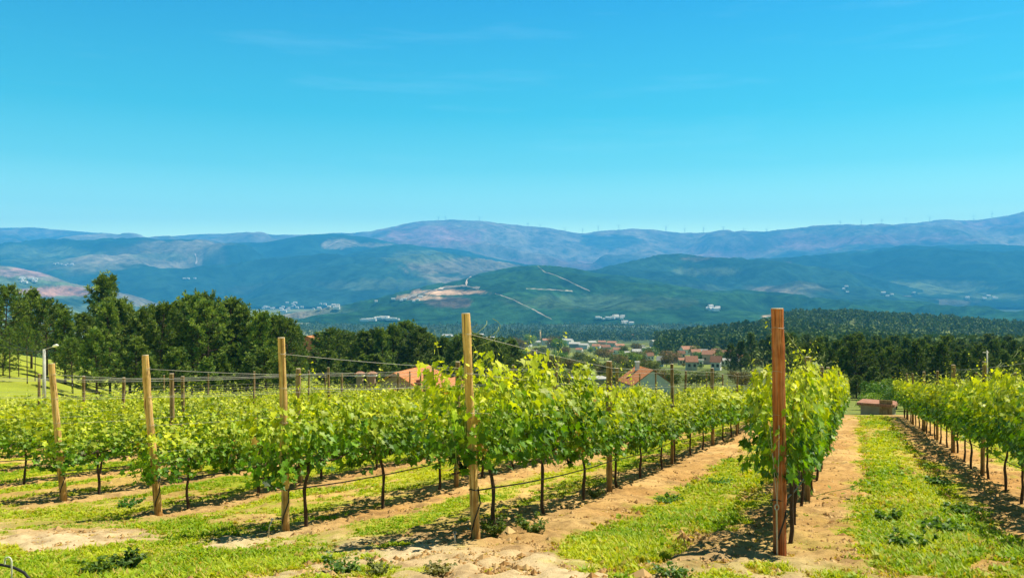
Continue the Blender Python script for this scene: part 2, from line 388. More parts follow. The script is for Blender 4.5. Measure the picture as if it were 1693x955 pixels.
wood_c = A([0.025, 0.05, 0.018])
fw = sst(n3 + 0.35 * (n4 - .5), 0.44, 0.56)
midc = field * (1 - fw) + (field * .35 + wood_c * .65) * fw
leftslope = (sst(-ga, 0.1, 0.3) * (1 - sst(GY, 180, 300)))[..., None]
midc = midc * (1 - leftslope) + (A([0.24, 0.28, 0.03]) * (0.7 + 0.6 * n2)) * leftslope
farc = (A([0.035, 0.065, 0.03])) * (1 - sst(n4, .5, .64)) + A([0.16, 0.18, 0.08]) * sst(n4, .5, .64)
t1 = sst(GY, 54, 75)[..., None]; t2 = sst(GY, 900, 1900)[..., None]
gc = (nearc * (1 - t1) + midc * t1) * (1 - t2) + farc * t2
# pale bare field beyond the village and at the foot of the hills (px, py, rx, ry)
gpx = px_of(GX, np.maximum(GY, 5)); gpy = CY - FPX * gz / np.maximum(GY, 5)
m_, nt, out = new_mat('ground_surface')
at = N(nt, 'ShaderNodeAttribute', attribute_name='Col')
tco = N(nt, 'ShaderNodeTexCoord').outputs['Object']
d1 = noise(nt, 9, 6, 0.75, tco); d2 = noise(nt, 0.12, 5, 0.7, tco)
cfac = ramp(nt, d1, [(0.25, (0.62, 0.58, 0.52)), (0.5, (1, 1, 1)), (0.8, (1.3, 1.3, 1.3))])
c_ = mixc(nt, 'MULTIPLY', 1.0, at.outputs['Color'], cfac)
c_ = mixc(nt, 'MULTIPLY', 1.0, c_, ramp(nt, d2, [(0.3, (0.75, 0.8, 0.8)), (0.7, (1.25, 1.2, 1.15))]))
bsdf(nt, out, c_, 0.95, 0.1, noise(nt, 28, 5, 0.8, tco), 0.9, 0.025)
mb = MB(); mb.add(np.stack([GX, GY, gz], -1), gridF(len(ys), len(av)), 0, gc.reshape(-1, 3))
tag(mb.build('ground', m_, smooth=True, color=True), kind='structure')

# ------------------------------------------------------------------ hills and mountains
def hill_mat(name, sc1, dark=0.3):
    m, nt, out = new_mat(name)
    at = N(nt, 'ShaderNodeAttribute', attribute_name='Col')
    v = N(nt, 'ShaderNodeTexCoord').outputs['Object']
    a = noise(nt, sc1, 8, 0.72, v, 0.4); b = noise(nt, sc1 * 7, 5, 0.75, v)
    c = mixc(nt, 'MULTIPLY', 1.0, at.outputs['Color'], ramp(nt, a, [(0.3, (dark, dark, dark)), (0.5, (1, 1, 1)), (0.72, (1.9, 1.75, 1.55))]))
    c = mixc(nt, 'MULTIPLY', 1.0, c, ramp(nt, b, [(0.35, (0.35, 0.38, 0.4)), (0.62, (1.5, 1.45, 1.35))]))
    bsdf(nt, out, c, 1.0, 0.0, b, 0.8, 12)
    return m
FOREST = A([0.012, 0.034, 0.026]); BALD = A([0.17, 0.155, 0.12]); PINK = A([0.26, 0.14, 0.16]); GREEN = A([0.022, 0.07, 0.028]); LIGHT = A([0.09, 0.13, 0.075])
HILLS = []
def hill(name, pts, R, F, zf, x0, x1, amp, wl, base, spots, p=1.0, bald=0.5, seed=0, thr=0.55, jag=1.5, rows=90, step=3.5):
    pts = A(pts, float)
    def ridge(px):
        r = 0
        for k in (-1, -.5, 0, .5, 1): r = r + np.interp(px + k * 10, pts[:, 0], pts[:, 1])
        return r / 5 + (fbm(px / 22, px * 0 + seed, seed + 5, 4) - 0.5) * jag * 2
    def f(px, Y):
        px = np.asarray(px, float); Y = np.asarray(Y, float)
        X = (px - CX) / FPX * Y
        zr = -(ridge(px) - CY) / FPX * R
        s = np.clip((Y - F) / (R - F), 0, 1)
        z = zf + (zr - zf) * s ** p
        n = fbm(X / wl, Y / wl, seed + 9, 5); n = 1 - np.abs(2 * n - 1) * 2
        z = z + 1.7 * amp * (n - 0.45) * np.sin(math.pi * np.clip(s, 0, 1)) ** 0.8
        return np.where(Y > R, zr - (Y - R) * 0.3, z)
    xs = np.arange(x0, x1 + step, step)
    Ys = np.r_[np.linspace(F, R, rows), R * A([1.01, 1.03, 1.07, 1.13])]
    PX, YY = np.meshgrid(xs, Ys); Z = f(PX, YY); X = (PX - CX) / FPX * YY
    py = CY - FPX * Z / YY
    nz = fbm(X / (wl * 1.1), YY / (wl * 1.1), seed + 31, 5)
    b = sst(nz + bald * 0.5 * ((YY - F) / (R - F)).clip(0, 1), thr, thr + 0.1)[..., None]
    C = A(base) * (1 - b) + BALD * b
    nq = (fbm(PX / 14, py / 5, seed + 77, 4) - 0.5)
    for (a, c, rx, ry, colr, st) in spots:
        w = ((1 - sst(((PX - a) / rx) ** 2 + ((py - c) / ry) ** 2 + nq * 1.8, 0.5, 1.2)) * st)[..., None]
        C = C * (1 - w) + A(colr) * w
    mb = MB(); mb.add(np.stack([X, YY, Z], -1), gridF(len(Ys), len(xs)), 0, C.reshape(-1, 3))
    o = mb.build(name, hill_mat(name + '_surface', 1 / (wl * 0.5)), smooth=True, color=True)
    tag(o, kind='structure')
    HILLS.append((F, R, x0, x1, f)); return f
far_f = hill('mountain', [(-300, 372), (0, 377), (60, 376), (120, 382), (200, 388), (235, 393), (270, 391), (330, 386), (400, 385), (450, 388), (500, 387), (540, 388), (600, 384), (640, 376),
      (700, 368), (760, 366), (810, 368), (860, 377), (900, 380), (960, 387), (990, 382), (1008, 380), (1020, 381), (1050, 377), (1100, 383), (1150, 386), (1200, 383), (1260, 388), (1290, 384),
      (1340, 377), (1380, 375), (1450, 371), (1490, 371), (1560, 363), (1620, 364), (1660, 358), (1693, 351), (1760, 343), (1950, 350)], 13000, 9000, -60, -230, 1930, 260, 2200,
      (0.06, 0.07, 0.06), [(720, 395, 95, 22, PINK, .75), (820, 420, 110, 22, BALD, .8), (905, 440, 90, 14, PINK * .8, .6), (1195, 415, 70, 14, PINK * .8, .6), (1330, 400, 90, 14, PINK * .9, .7), (1500, 395, 120, 10, PINK * .8, .6),
      (1400, 378, 120, 6, BALD * .7, .7), (60, 384, 90, 8, BALD, .8), (380, 392, 90, 6, BALD * .7, .8), (960, 412, 40, 5, BALD, .8), (1640, 372, 60, 10, PINK * .7, .6), (1000, 400, 60, 14, FOREST, .8), (1270, 395, 30, 14, FOREST, .6), (1100, 440, 90, 10, FOREST * 1.4, .6)], 0.9, 0.5, 1, .50, 1.6, 110)
hill('mountain', [(-300, 420), (-100, 412), (0, 406), (90, 398), (200, 396), (330, 402), (420, 404), (470, 395), (510, 388), (545, 386), (575, 388), (610, 393), (660, 404), (720, 409), (780, 416),
      (840, 430), (900, 448), (1000, 475), (1100, 500)], 9200, 5600, -105, -230, 1090, 190, 1500, FOREST * 1.15,
      [(560, 402, 26, 9, BALD * 1.4, .9), (620, 405, 30, 4, BALD, .8), (60, 415, 100, 10, LIGHT, .7), (270, 424, 60, 6, LIGHT, .6), (120, 420, 50, 5, LIGHT, .5), (480, 480, 120, 14, LIGHT * .6, .5), (330, 428, 6, 9, BALD * 1.5, .9),
       (60, 430, 60, 8, LIGHT * .8, .5), (150, 440, 90, 5, LIGHT * .5, .5)], 0.95, 0.15, 2, .66, 1.2)
hill('hill', [(380, 500), (450, 468), (520, 440), (600, 416), (640, 406), (672, 402), (700, 408), (760, 424), (850, 444), (930, 458), (1000, 480), (1100, 505)], 7600, 5200, -110, 380, 1090, 130, 1200, FOREST * 1.3,
      [(760, 440, 110, 14, BALD * .8, .8), (690, 425, 60, 12, LIGHT * .8, .7), (620, 470, 90, 10, LIGHT * .7, .6), (850, 455, 60, 8, BALD * .6, .6)], 0.9, 0.1, 3, .66, 1)
hill('mountain', [(1100, 500), (1150, 470), (1220, 440), (1250, 433), (1300, 431), (1360, 425), (1420, 417), (1500, 410), (1570, 405), (1640, 403), (1693, 406), (1950, 415)], 8400, 5000, -110, 1110, 1930, 150, 1500, FOREST * 1.1,
      [(1290, 440, 26, 8, BALD, .85), (1540, 475, 110, 12, LIGHT, .6), (1480, 490, 30, 8, BALD, .6), (1650, 490, 60, 6, LIGHT, .5), (1560, 500, 60, 5, BALD, .5), (1390, 455, 60, 6, LIGHT * .6, .5)], 0.9, 0.1, 4, .68, .8)
hill('hill', [(860, 500), (900, 480), (950, 460), (1000, 446), (1050, 433), (1090, 422), (1130, 422), (1170, 427), (1230, 430), (1290, 432), (1350, 443), (1420, 462), (1500, 490), (1560, 510)], 6300, 4300, -115, 870, 1550, 110, 1000, FOREST * 1.4,
      [(1170, 449, 60, 7, LIGHT, .7), (1150, 428, 30, 3, BALD * .7, .8), (1100, 480, 120, 10, LIGHT * .6, .4)], 0.9, 0.1, 5, .68, .8)
hill('hill', [(-300, 425), (-60, 436), (20, 440), (60, 450), (100, 462), (130, 473), (200, 490), (300, 512), (380, 530)], 5200, 3600, -118, -230, 370, 60, 900, LIGHT * .9,
      [(95, 482, 62, 9, (0.34, 0.17, 0.14), .85), (60, 450, 80, 8, PINK, .6), (60, 500, 90, 8, FOREST, .8), (40, 472, 60, 5, FOREST * 1.5, .5)], 0.9, 0.2, 6, .55, .8)
grn_f = hill('hill', [(440, 560), (480, 545), (560, 526), (620, 508), (680, 488), (740, 472), (800, 454), (850, 444), (890, 441), (940, 446), (985, 455), (1050, 463), (1120, 476), (1250, 492), (1400, 507), (1693, 528), (1900, 540)], 4600, 2700, -121, 450, 1880, 75, 800, GREEN * .8,
      [(740, 483, 60, 5, (0.55, 0.36, 0.24), .95), (745, 500, 40, 12, PINK * .6, .5), (700, 492, 40, 4, (0.5, 0.34, 0.22), .9), (1000, 500, 160, 14, LIGHT * .7, .4), (1340, 522, 70, 5, (0.4, 0.28, 0.2), .9), (1450, 524, 80, 4, LIGHT * 1.3, .7), (950, 470, 80, 10, GREEN * .6, .6),
       (985, 543, 60, 5, (0.32, 0.3, 0.2), .8)], 0.9, 0.0, 7, .70, .8, 110)

def surf(px, py):
    """first visible point of ground or hills along the photo direction (px, py)"""
    t = (CY - py) / FPX
    best = None
    Y = np.geomspace(60, 9000, 900); d = zg0((px - CX) / FPX * Y, Y) - t * Y
    k = np.where(d > 0)[0]
    if len(k): best = Y[k[0]]
    for (F, R, x0, x1, f) in HILLS:
        if not (x0 <= px <= x1): continue
        Y = np.linspace(F, R, 700); d = f(np.full_like(Y, px), Y) - t * Y
        k = np.where(d > 0)[0]
        if len(k) and (best is None or Y[k[0]] < best): best = Y[k[0]]
    if best is None: best = 9000
    return A([(px - CX) / FPX * best, best, t * best])

M['track'] = simple('bare_earth_track', [(0.28, 0.22, 0.16), (0.55, 0.46, 0.37)], 0.02, 0.95, None, 0)
def track(name, pts, w):
    pts = A(pts, float); q = []
    for (a, b) in zip(pts[:-1], pts[1:]):
        n = max(2, int(np.hypot(*(b - a)) / 2.5))
        for k in range(n): q.append(a + (b - a) * k / n)
    q.append(pts[-1]); q = A(q)
    q[:, 1] += (fbm(q[:, 0] / 9, q[:, 0] * 0, 3, 2) - .5) * 1.6
    P3 = A([surf(*p) for p in q])
    mb = MB(); Vv = []
    for k, p in enumerate(P3):
        ww = w * (0.15 + 1.3 * float(vn(k * .6, 1.0, 5)))
        up = A([0, -0.35, 0.9]) * ww; sd_ = A([1, 0, 0]) * ww
        t = P3[min(k + 1, len(P3) - 1)] - P3[max(k - 1, 0)]; t = t / (np.linalg.norm(t) + 1e-6)
        s = np.cross(t, A([0, -0.85, 0.5])); s = s / (np.linalg.norm(s) + 1e-6) * ww
        lift = A([0, -9, 5.0])
        Vv += [p - s + lift, p + s + lift]
    F = [[2 * k, 2 * k + 1, 2 * k + 3, 2 * k + 2] for k in range(len(P3) - 1)]
    mb.add(Vv, F); return tag(mb.build(name, M['track'], smooth=True), kind='structure')
track('dirt_road', [(779, 458), (772, 464), (771, 474)], 4)
track('dirt_road', [(664, 497), (690, 488), (715, 482), (735, 477), (765, 474), (793, 478)], 5)
track('dirt_road', [(818, 487), (845, 496), (870, 508), (890, 518), (912, 530)], 1.6)
track('dirt_road', [(889, 441), (900, 451), (915, 456), (935, 464), (955, 474), (975, 483)], 1.8)
track('dirt_road', [(870, 479), (900, 480), (925, 482), (946, 483)], 2.2)
track('dirt_road', [(323, 420), (326, 428), (325, 437)], 8)
track('dirt_road', [(536, 412), (552, 403), (560, 400), (575, 405), (590, 408)], 5)

# ------------------------------------------------------------------ wind turbines along the far ridge
tw = MB(); tube(tw, [(0, 0, 0), (0, 0, 85)], [4.0, 2.6], 8); tw_o = tw.build('tower', M['turbine'])
nc = MB(); box(nc, (0, 1, 86), (6, 14, 6), 0, None, 0, (.8, .9)); nc_o = nc.build('nacelle', M['turbine'])
bl = MB()
bl.add([(-1.6, -7, 0), (1.6, -7, 0), (2.6, -7, 10), (-1.2, -7, 12), (.5, -7, 44), (-.5, -7, 44), (0, -7.8, 8), (0, -7.4, 40)], [[0, 1, 2, 3], [3, 2, 4, 5], [0, 3, 6, 6], [1, 2, 7, 6]])
bl_o = bl.build('blade', M['turbine'])
protos = [tw_o, nc_o, bl_o]
tx = [725, 736, 793, 873, 893, 934, 963, 989, 1023, 1101, 1132, 1163, 1196, 1230, 1267, 1389, 1424, 1458, 1498, 1537, 1610, 1640]
for k, x in enumerate(tx):
    Y = 13000.0; z = float(far_f(x, Y))
    e = empty('wind_turbine', (P(x, Y), Y, z - 6), 0, f'tiny white wind turbine on the far ridge, {ordn(k + 1)} from the left', 'wind turbine', 'wind turbines along the far ridge')
    link_part('tower', tw_o, e); link_part('nacelle', nc_o, e)
    ph = random.random() * 2
    for q in range(3):
        b = link_part('blade', bl_o, e); b.location = (0, 0, 87); b.rotation_euler = (0, ph + q * 2.0944, 0)
    sz = 1.15 if x > 900 else 0.8
    e.scale = (.9, .9, .9)
for o in protos: bpy.data.objects.remove(o)

# ------------------------------------------------------------------ trees
def pine_meshes(seed, H=12.0, cb=0.25, Rm=3.0, nb=62, nt=8, nq=13, dark=1.0, q_len=0.36, shape='round'):
    r = np.random.default_rng(seed)
    tr = MB(); cr = MB()
    bend = r.normal(0, 0.25, 2)
    def cpos(z): return A([bend[0] * (z / H) ** 2 * 1.5, bend[1] * (z / H) ** 2 * 1.5, z])
    zs = np.linspace(0, H * 0.97, 9); tube(tr, [cpos(z) for z in zs], 0.2 * (1 - zs / H * 0.88) * (H / 12), 7)
    tips = []
    for k in range(nb):
        h = cb + (1 - cb) * ((k + r.random()) / nb) ** 0.85
        t = (h - cb) / (1 - cb)
        if shape == 'round': Rr = Rm * (0.35 + 1.1 * math.sin(math.pi * min(1, 0.22 + 0.78 * t)) ** 0.8) * (1 - 0.35 * t)
        else: Rr = Rm * (1.12 - t) ** 0.75
        Rr *= 0.65 + 0.5 * r.random()
        az = k * 2.4 + r.normal(0, 0.5)
        b0 = cpos(h * H * 0.97); d = A([math.cos(az), math.sin(az), 0.15 + 0.5 * t])
        b1 = b0 + d * Rr * 0.6 + A([0, 0, -0.06 * Rr]); b2 = b0 + d * Rr + A([0, 0, 0.22 * Rr])
        if k % 2 == 0 or h < 0.5: tube(tr, [b0, b1, b2], [0.06 * H / 12, 0.04, 0.015], 4, cap=False)
        for q in range(nt):
            s = 0.35 + 0.68 * (q + r.random()) / nt
            c = (b0 * (1 - s) ** 2 + 2 * b1 * s * (1 - s) + b2 * s * s) + r.normal(0, 0.13 * Rr * 0.5, 3) * A([1, 1, .7])
            tips.append((c, s, t, d))
        if r.random() < .25: tips.append((b2 + A([0, 0, .35]), 1.2, t, d))
    for q in range(8): tips.append((cpos(H * (0.93 + 0.012 * q)) + r.normal(0, 0.14, 3), 1, 1, A([0, 0, 1])))
    n = len(tips); C = A([t[0] for t in tips]); S = A([t[1] for t in tips]); T = A([t[2] for t in tips]); Dv = A([t[3] for t in tips])
    dirs = r.normal(0, 1, (n, nq, 3)); dirs[..., 2] = dirs[..., 2] * 0.8 + 0.8; dirs += Dv[:, None] * 0.5
    dirs /= np.linalg.norm(dirs, axis=2)[..., None]
    ln = q_len * (0.7 + 0.6 * r.random((n, nq, 1))) * (0.85 + .3 * r.random((n, 1, 1)))
    side = np.cross(dirs, r.normal(0, 1, (n, nq, 3))); side /= np.linalg.norm(side, axis=2)[..., None]
    w = 0.055 * (q_len / .42)
    c0 = C[:, None] + dirs * 0.05; 
    V = np.stack([c0 - side * w * .6, c0 + side * w * .6, c0 + dirs * ln + side * w, c0 + dirs * ln - side * w], 2).reshape(-1, 3)
    F = np.arange(n * nq * 4).reshape(-1, 4)
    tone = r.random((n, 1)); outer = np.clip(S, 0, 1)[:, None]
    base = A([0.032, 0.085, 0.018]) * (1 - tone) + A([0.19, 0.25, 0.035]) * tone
    base = base * (0.8 + 0.45 * outer) * dark  # inner crown shade and lit branch tips painted into the needle colour
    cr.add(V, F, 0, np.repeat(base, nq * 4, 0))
    return tr, cr
def broad_meshes(seed, H=7.0, Rm=2.6, n_cl=90, nl=26, col=((0.05, 0.1, 0.015), (0.12, 0.18, 0.03)), size=0.2, cb=.2):
    r = np.random.default_rng(seed); tr = MB(); cr = MB()
    tube(tr, [(0, 0, 0), (0.1, 0, H * 0.3), (0.05, 0.1, H * 0.7)], [0.16 * H / 7, 0.11 * H / 7, 0.04], 6)
    for k in range(7):
        az = k * 2.4; tube(tr, [(0.05, 0, H * (.25 + .06 * k)), (math.cos(az) * Rm * .4, math.sin(az) * Rm * .4, H * (.45 + .06 * k)), (math.cos(az) * Rm * .75, math.sin(az) * Rm * .75, H * (.55 + .06 * k))], [.06, .04, .015], 4, cap=False)
    d = r.normal(0, 1, (n_cl, 3)); d /= np.linalg.norm(d, axis=1)[:, None]
    rad = r.random((n_cl, 1)) ** 0.4 * (0.75 + 0.45 * r.random((n_cl, 1)))
    C = A([0, 0, H * (cb + (1 - cb) * .5)]) + d * rad * A([Rm, Rm, H * (1 - cb) * .5])
    p = C[:, None] + r.normal(0, 0.13 * Rm, (n_cl, nl, 3))
    u = r.normal(0, 1, (n_cl, nl, 3)); u /= np.linalg.norm(u, axis=2)[..., None]
    v = np.cross(u, r.normal(0, 1, (n_cl, nl, 3))); v /= np.linalg.norm(v, axis=2)[..., None]
    s = size * (0.7 + .6 * r.random((n_cl, nl, 1)))
    V = np.stack([p - u * s, p - v * s * .6, p + u * s, p + v * s * .6], 2).reshape(-1, 3)
    t = np.repeat(r.random((n_cl, 1)), nl * 4, 0)
    cr.add(V, np.arange(n_cl * nl * 4).reshape(-1, 4), 0, A(col[0]) * (1 - t) + A(col[1]) * t)
    return tr, cr
PINES, BUSH = [], []
for s in range(6):
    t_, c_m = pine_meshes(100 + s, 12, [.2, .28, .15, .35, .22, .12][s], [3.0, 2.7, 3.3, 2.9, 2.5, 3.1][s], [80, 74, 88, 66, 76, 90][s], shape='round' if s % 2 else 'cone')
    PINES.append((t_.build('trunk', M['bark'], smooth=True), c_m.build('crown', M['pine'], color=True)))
PINED = []
for s in range(4):
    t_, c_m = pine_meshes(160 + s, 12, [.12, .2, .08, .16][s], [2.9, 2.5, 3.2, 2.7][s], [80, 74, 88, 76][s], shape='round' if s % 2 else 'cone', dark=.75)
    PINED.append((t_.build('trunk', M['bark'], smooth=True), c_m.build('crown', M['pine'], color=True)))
t_, c_m = pine_meshes(140, 12, .5, 2.2, 34, 5, 14); SPARSE = (t_.build('trunk', M['bark'], smooth=True), c_m.build('crown', M['pine'], color=True))
for s in range(4):
    cols = [((0.10, 0.20, 0.015), (0.27, 0.38, 0.04)), ((0.06, 0.10, 0.018), (0.15, 0.18, 0.03)), ((0.08, 0.08, 0.02), (0.2, 0.15, 0.04)), ((0.05, 0.14, 0.02), (0.13, 0.25, 0.03))][s]
    t_, c_m = broad_meshes(200 + s, 7, 2.7 + .2 * s, col=cols)
    BUSH.append((t_.build('trunk', M['bark'], smooth=True), c_m.build('crown', M['broad'], color=True)))
def tree(name, proto, px, Y, H, Hp, label, cat, group, wid=1.0, sink=0.15):
    X = P(px, Y); z = float(zg(X, Y))
    e = empty(name, (X, Y, z - sink), random.random() * 6.28, label, cat, group)
    s = H / Hp; e.scale = (s * wid, s * wid, s)
    link_part('trunk', proto[0], e); link_part('crown', proto[1], e)
    return e
def rank(spec, name, protos, Hp, label, cat, group, wid=(0.85, 1.15)):
    spec = sorted(spec)
    for k, (px, top, Y) in enumerate(spec):
        X = P(px, Y); z = float(zg(X, Y)); H = (CY - top) / FPX * Y - z
        H = max(H, 1.5)
        pr = protos[(k * 7 + int(px)) % len(protos)]
        tree(name, pr, px, Y, H, Hp, label.format(ordn(k + 1)), cat, group, random.uniform(*wid))
# left grove
rank([(-28, 470, 104), (8, 474, 100), (52, 480, 104), (78, 496, 100), (108, 512, 96), (140, 520, 100), (182, 503, 98), (205, 497, 103), (232, 512, 101), (262, 505, 97), (290, 500, 105), (318, 492, 102), (345, 500, 99), (372, 497, 103), (398, 508, 101), (425, 518, 99), (452, 522, 102), (478, 530, 101)],
     'pine_tree', PINES, 12, 'dense dark pine, {} from the left along the front of the left grove', 'tree', 'pines of the grove behind the lamp')
rank([(30, 492, 120), (90, 505, 118), (166, 458, 124), (215, 505, 117), (250, 508, 120), (305, 498, 122), (335, 489, 121), (385, 503, 118), (440, 517, 119), (468, 527, 117), (492, 538, 116)],
     'pine_tree', PINES, 12, 'dark pine behind the front trees of the left grove, {} from the left', 'tree', 'rear pines of the grove behind the lamp')
rank([(5, 560, 90), (120, 560, 87), (160, 545, 84), (225, 560, 86), (285, 575, 85), (340, 590, 83), (365, 585, 85), (410, 590, 84), (440, 575, 86), (250, 590, 80), (470, 590, 83)],
     'pine_tree', PINES, 12, 'short bushy pine at the foot of the left grove, {} from the left', 'tree', 'low pines in front of the left grove', (1.1, 1.5))
rank([(16, 540, 88), (31, 548, 91), (45, 535, 86), (58, 545, 90)], 'pine_tree', [SPARSE], 12, 'thin bare-trunked pine on the grassy slope, {} from the left', 'tree', 'thin pines on the left slope', (.6, .75))
# middle grove behind the orange roof
mg = []
for k, px in enumerate(range(536, 846, 17)):
    top = np.interp(px, [536, 560, 600, 640, 672, 700, 740, 780, 845], [545, 542, 552, 546, 538, 552, 562, 556, 566]) + random.uniform(-5, 6)
    mg.append((px + random.uniform(-5, 5), top, random.uniform(138, 165)))
rank(mg, 'pine_tree', PINES[:3] + PINED[:2], 12, 'olive green pine behind the orange roofed house, {} from the left', 'tree', 'pines of the middle grove', (1.0, 1.35))
mg = [(px + random.uniform(-5, 5), np.interp(px, [536, 700, 845], [585, 596, 600]) + random.uniform(-8, 8), random.uniform(112, 128)) for px in range(545, 850, 26)]
rank(mg, 'pine_tree', PINES[::2], 12, 'low olive pine at the near edge of the middle grove, {} from the left', 'tree', 'low pines of the middle grove', (1.3, 1.7))
mg = [(px + random.uniform(-5, 5), 585 + random.uniform(-5, 8) + (8 if px > 940 else 0), random.uniform(205, 260)) for px in range(850, 1096, 13)]
rank(mg, 'broadleaf_tree', [BUSH[1], BUSH[2], BUSH[1]], 7, 'dark rounded tree below the village, {} from the left', 'tree', 'dark trees below the village', (1.0, 1.5))
mg = [(px + random.uniform(-5, 5), 613 + random.uniform(-5, 8), random.uniform(150, 185)) for px in range(850, 1260, 19)]
rank(mg, 'broadleaf_tree', [BUSH[2], BUSH[1], BUSH[3], BUSH[1]], 7, 'olive rounded tree just past the vine tops, {} from the left', 'tree', 'trees between vineyard and village', (1.0, 1.5))
# right wood: front ranks are things
def rr(x0, x1, st, t0, t1, y0, y1, jt=6): return [(px + random.uniform(-4, 4), np.interp(px, [x0, x1], [t0, t1]) + random.uniform(-jt, jt), random.uniform(y0, y1)) for px in range(x0, x1, st)]
rank(rr(1330, 1720, 21, 568, 584, 112, 126, 13), 'pine_tree', PINED, 12, 'tall dark pine in the front rank of the right wood, {} from the left', 'tree', 'front pines of the right wood', (.85, 1.15))
rank(rr(1322, 1730, 24, 612, 616, 104, 110, 8), 'pine_tree', PINED, 12, 'low dark young pine at the foot of the right wood, {} from the left', 'tree', 'low pines of the right wood', (1.3, 1.7))
rank(rr(1300, 1720, 17, 558, 572, 150, 172, 12), 'pine_tree', PINED + PINES[:1], 12, 'dark pine in the second rank of the right wood, {} from the left', 'tree', 'second rank pines of the right wood', (.9, 1.2))
rank(rr(1210, 1720, 17, 560, 560, 215, 270, 9), 'pine_tree', PINED + PINES[:2], 12, 'dark pine in the third rank of the right wood, {} from the left', 'tree', 'third rank pines of the right wood', (.9, 1.3))
rank([(1448, 628, 82), (1466, 622, 88), (1482, 634, 84), (1440, 645, 74), (1500, 640, 80)], 'broadleaf_tree', [BUSH[0], BUSH[3]], 7, 'bright green bushy tree behind the red shed, {} from the left', 'tree', 'bright trees by the shed', (1.1, 1.4))
vt = [(850, 556, 900), (860, 560, 700), (876, 552, 1000), (917, 555, 800), (924, 558, 760), (960, 580, 420), (975, 590, 360), (1000, 575, 520), (1030, 570, 620), (1052, 566, 700), (1075, 572, 560), (1100, 578, 470), (1125, 566, 640), (1150, 570, 560), (1158, 580, 430), (1185, 575, 480),
      (1205, 580, 400), (1225, 572, 500), (1240, 585, 380), (1130, 600, 330), (1159, 600, 300), (1206, 604, 290), (1064, 596, 360), (1045, 582, 430), (1016, 584, 420), (990, 574, 560), (1090, 560, 760), (1110, 556, 820)]
_vr = random.Random(11)
vt += [(_vr.uniform(850, 1250), _vr.uniform(566, 590), 0) for _ in range(48)]
vt = [(a, b, Y_ or min(1150, 9000 / max(8, b + 9 - 569) )) for a, b, Y_ in vt]
rank(vt, 'broadleaf_tree', BUSH, 7, 'rounded green tree standing among the village houses, {} from the left', 'tree', 'trees in the village', (1.0, 1.6))

# far woods: thousands of crowns, one mass
def woods():
    pts = []
    r = np.random.default_rng(5)
    def zone(n, x0, x1, Y0, Y1, pw=1.3):
        px = r.uniform(x0, x1, n); t = r.random(n) ** (1 / pw); Y = Y0 + (Y1 - Y0) * t
        for a, y in zip(px, Y): pts.append((a, y))
    zone(2600, 1285, 1720, 300, 800); zone(3300, 1265, 1740, 800, 1750); zone(1500, 1085, 1300, 620, 1200, 1.0); zone(700, 840, 1090, 1500, 1800, 1.0)
    zone(1200, 480, 850, 300, 1000, 1.2); zone(900, -30, 520, 260, 1300); zone(2200, 400, 1700, 1500, 2600)
    pts_ = A(pts); X = P(pts_[:, 0], pts_[:, 1]); Y = pts_[:, 1]; Z = zg(X, Y); n = len(X)
    H = r.uniform(8, 13, n) * (0.85 + .3 * fbm(X / 60, Y / 60, 71, 2)); R = H * r.uniform(.24, .36, n) * (1 + Y / 2500)
    k = 30
    ii = r.random((n, k)); az = r.random((n, k)) * 6.283
    hh = 0.2 + 0.82 * ii
    rad = np.sqrt(np.clip(1.08 - hh, 0.02, 1)) * (0.45 + .55 * r.random((n, k)))
    c = np.stack([X[:, None] + np.cos(az) * rad * R[:, None], Y[:, None] + np.sin(az) * rad * R[:, None], Z[:, None] + hh * H[:, None]], -1)
    s = (0.15 * H)[:, None, None] * r.uniform(.6, 1.3, (n, k, 1))
    d1 = r.normal(0, 1, (n, k, 3)); d1 /= np.linalg.norm(d1, axis=2)[..., None]
    d2 = np.cross(d1, r.normal(0, 1, (n, k, 3))); d2 /= np.linalg.norm(d2, axis=2)[..., None]
    V = np.stack([c + d1 * s, c - d1 * s * .5 + d2 * s * .8, c - d1 * s * .5 - d2 * s * .8], 2)
    tone = (r.random((n, 1)) * .6 + .4 * fbm(X / 150, Y / 150, 72, 3)[:, None])
    col = A([0.03, 0.065, 0.02]) * (1 - tone) + A([0.13, 0.19, 0.04]) * tone
    col = np.repeat(col, k * 3, 0)
    mb = MB(); mb.add(V.reshape(-1, 3), np.arange(n * k * 3).reshape(-1, 3), 0, col)
    o = mb.build('woods', M['woods'], color=True)
    tag(o, 'mass of dark green woods filling the valley beyond the vineyard', 'woods', None, 'stuff')
woods()

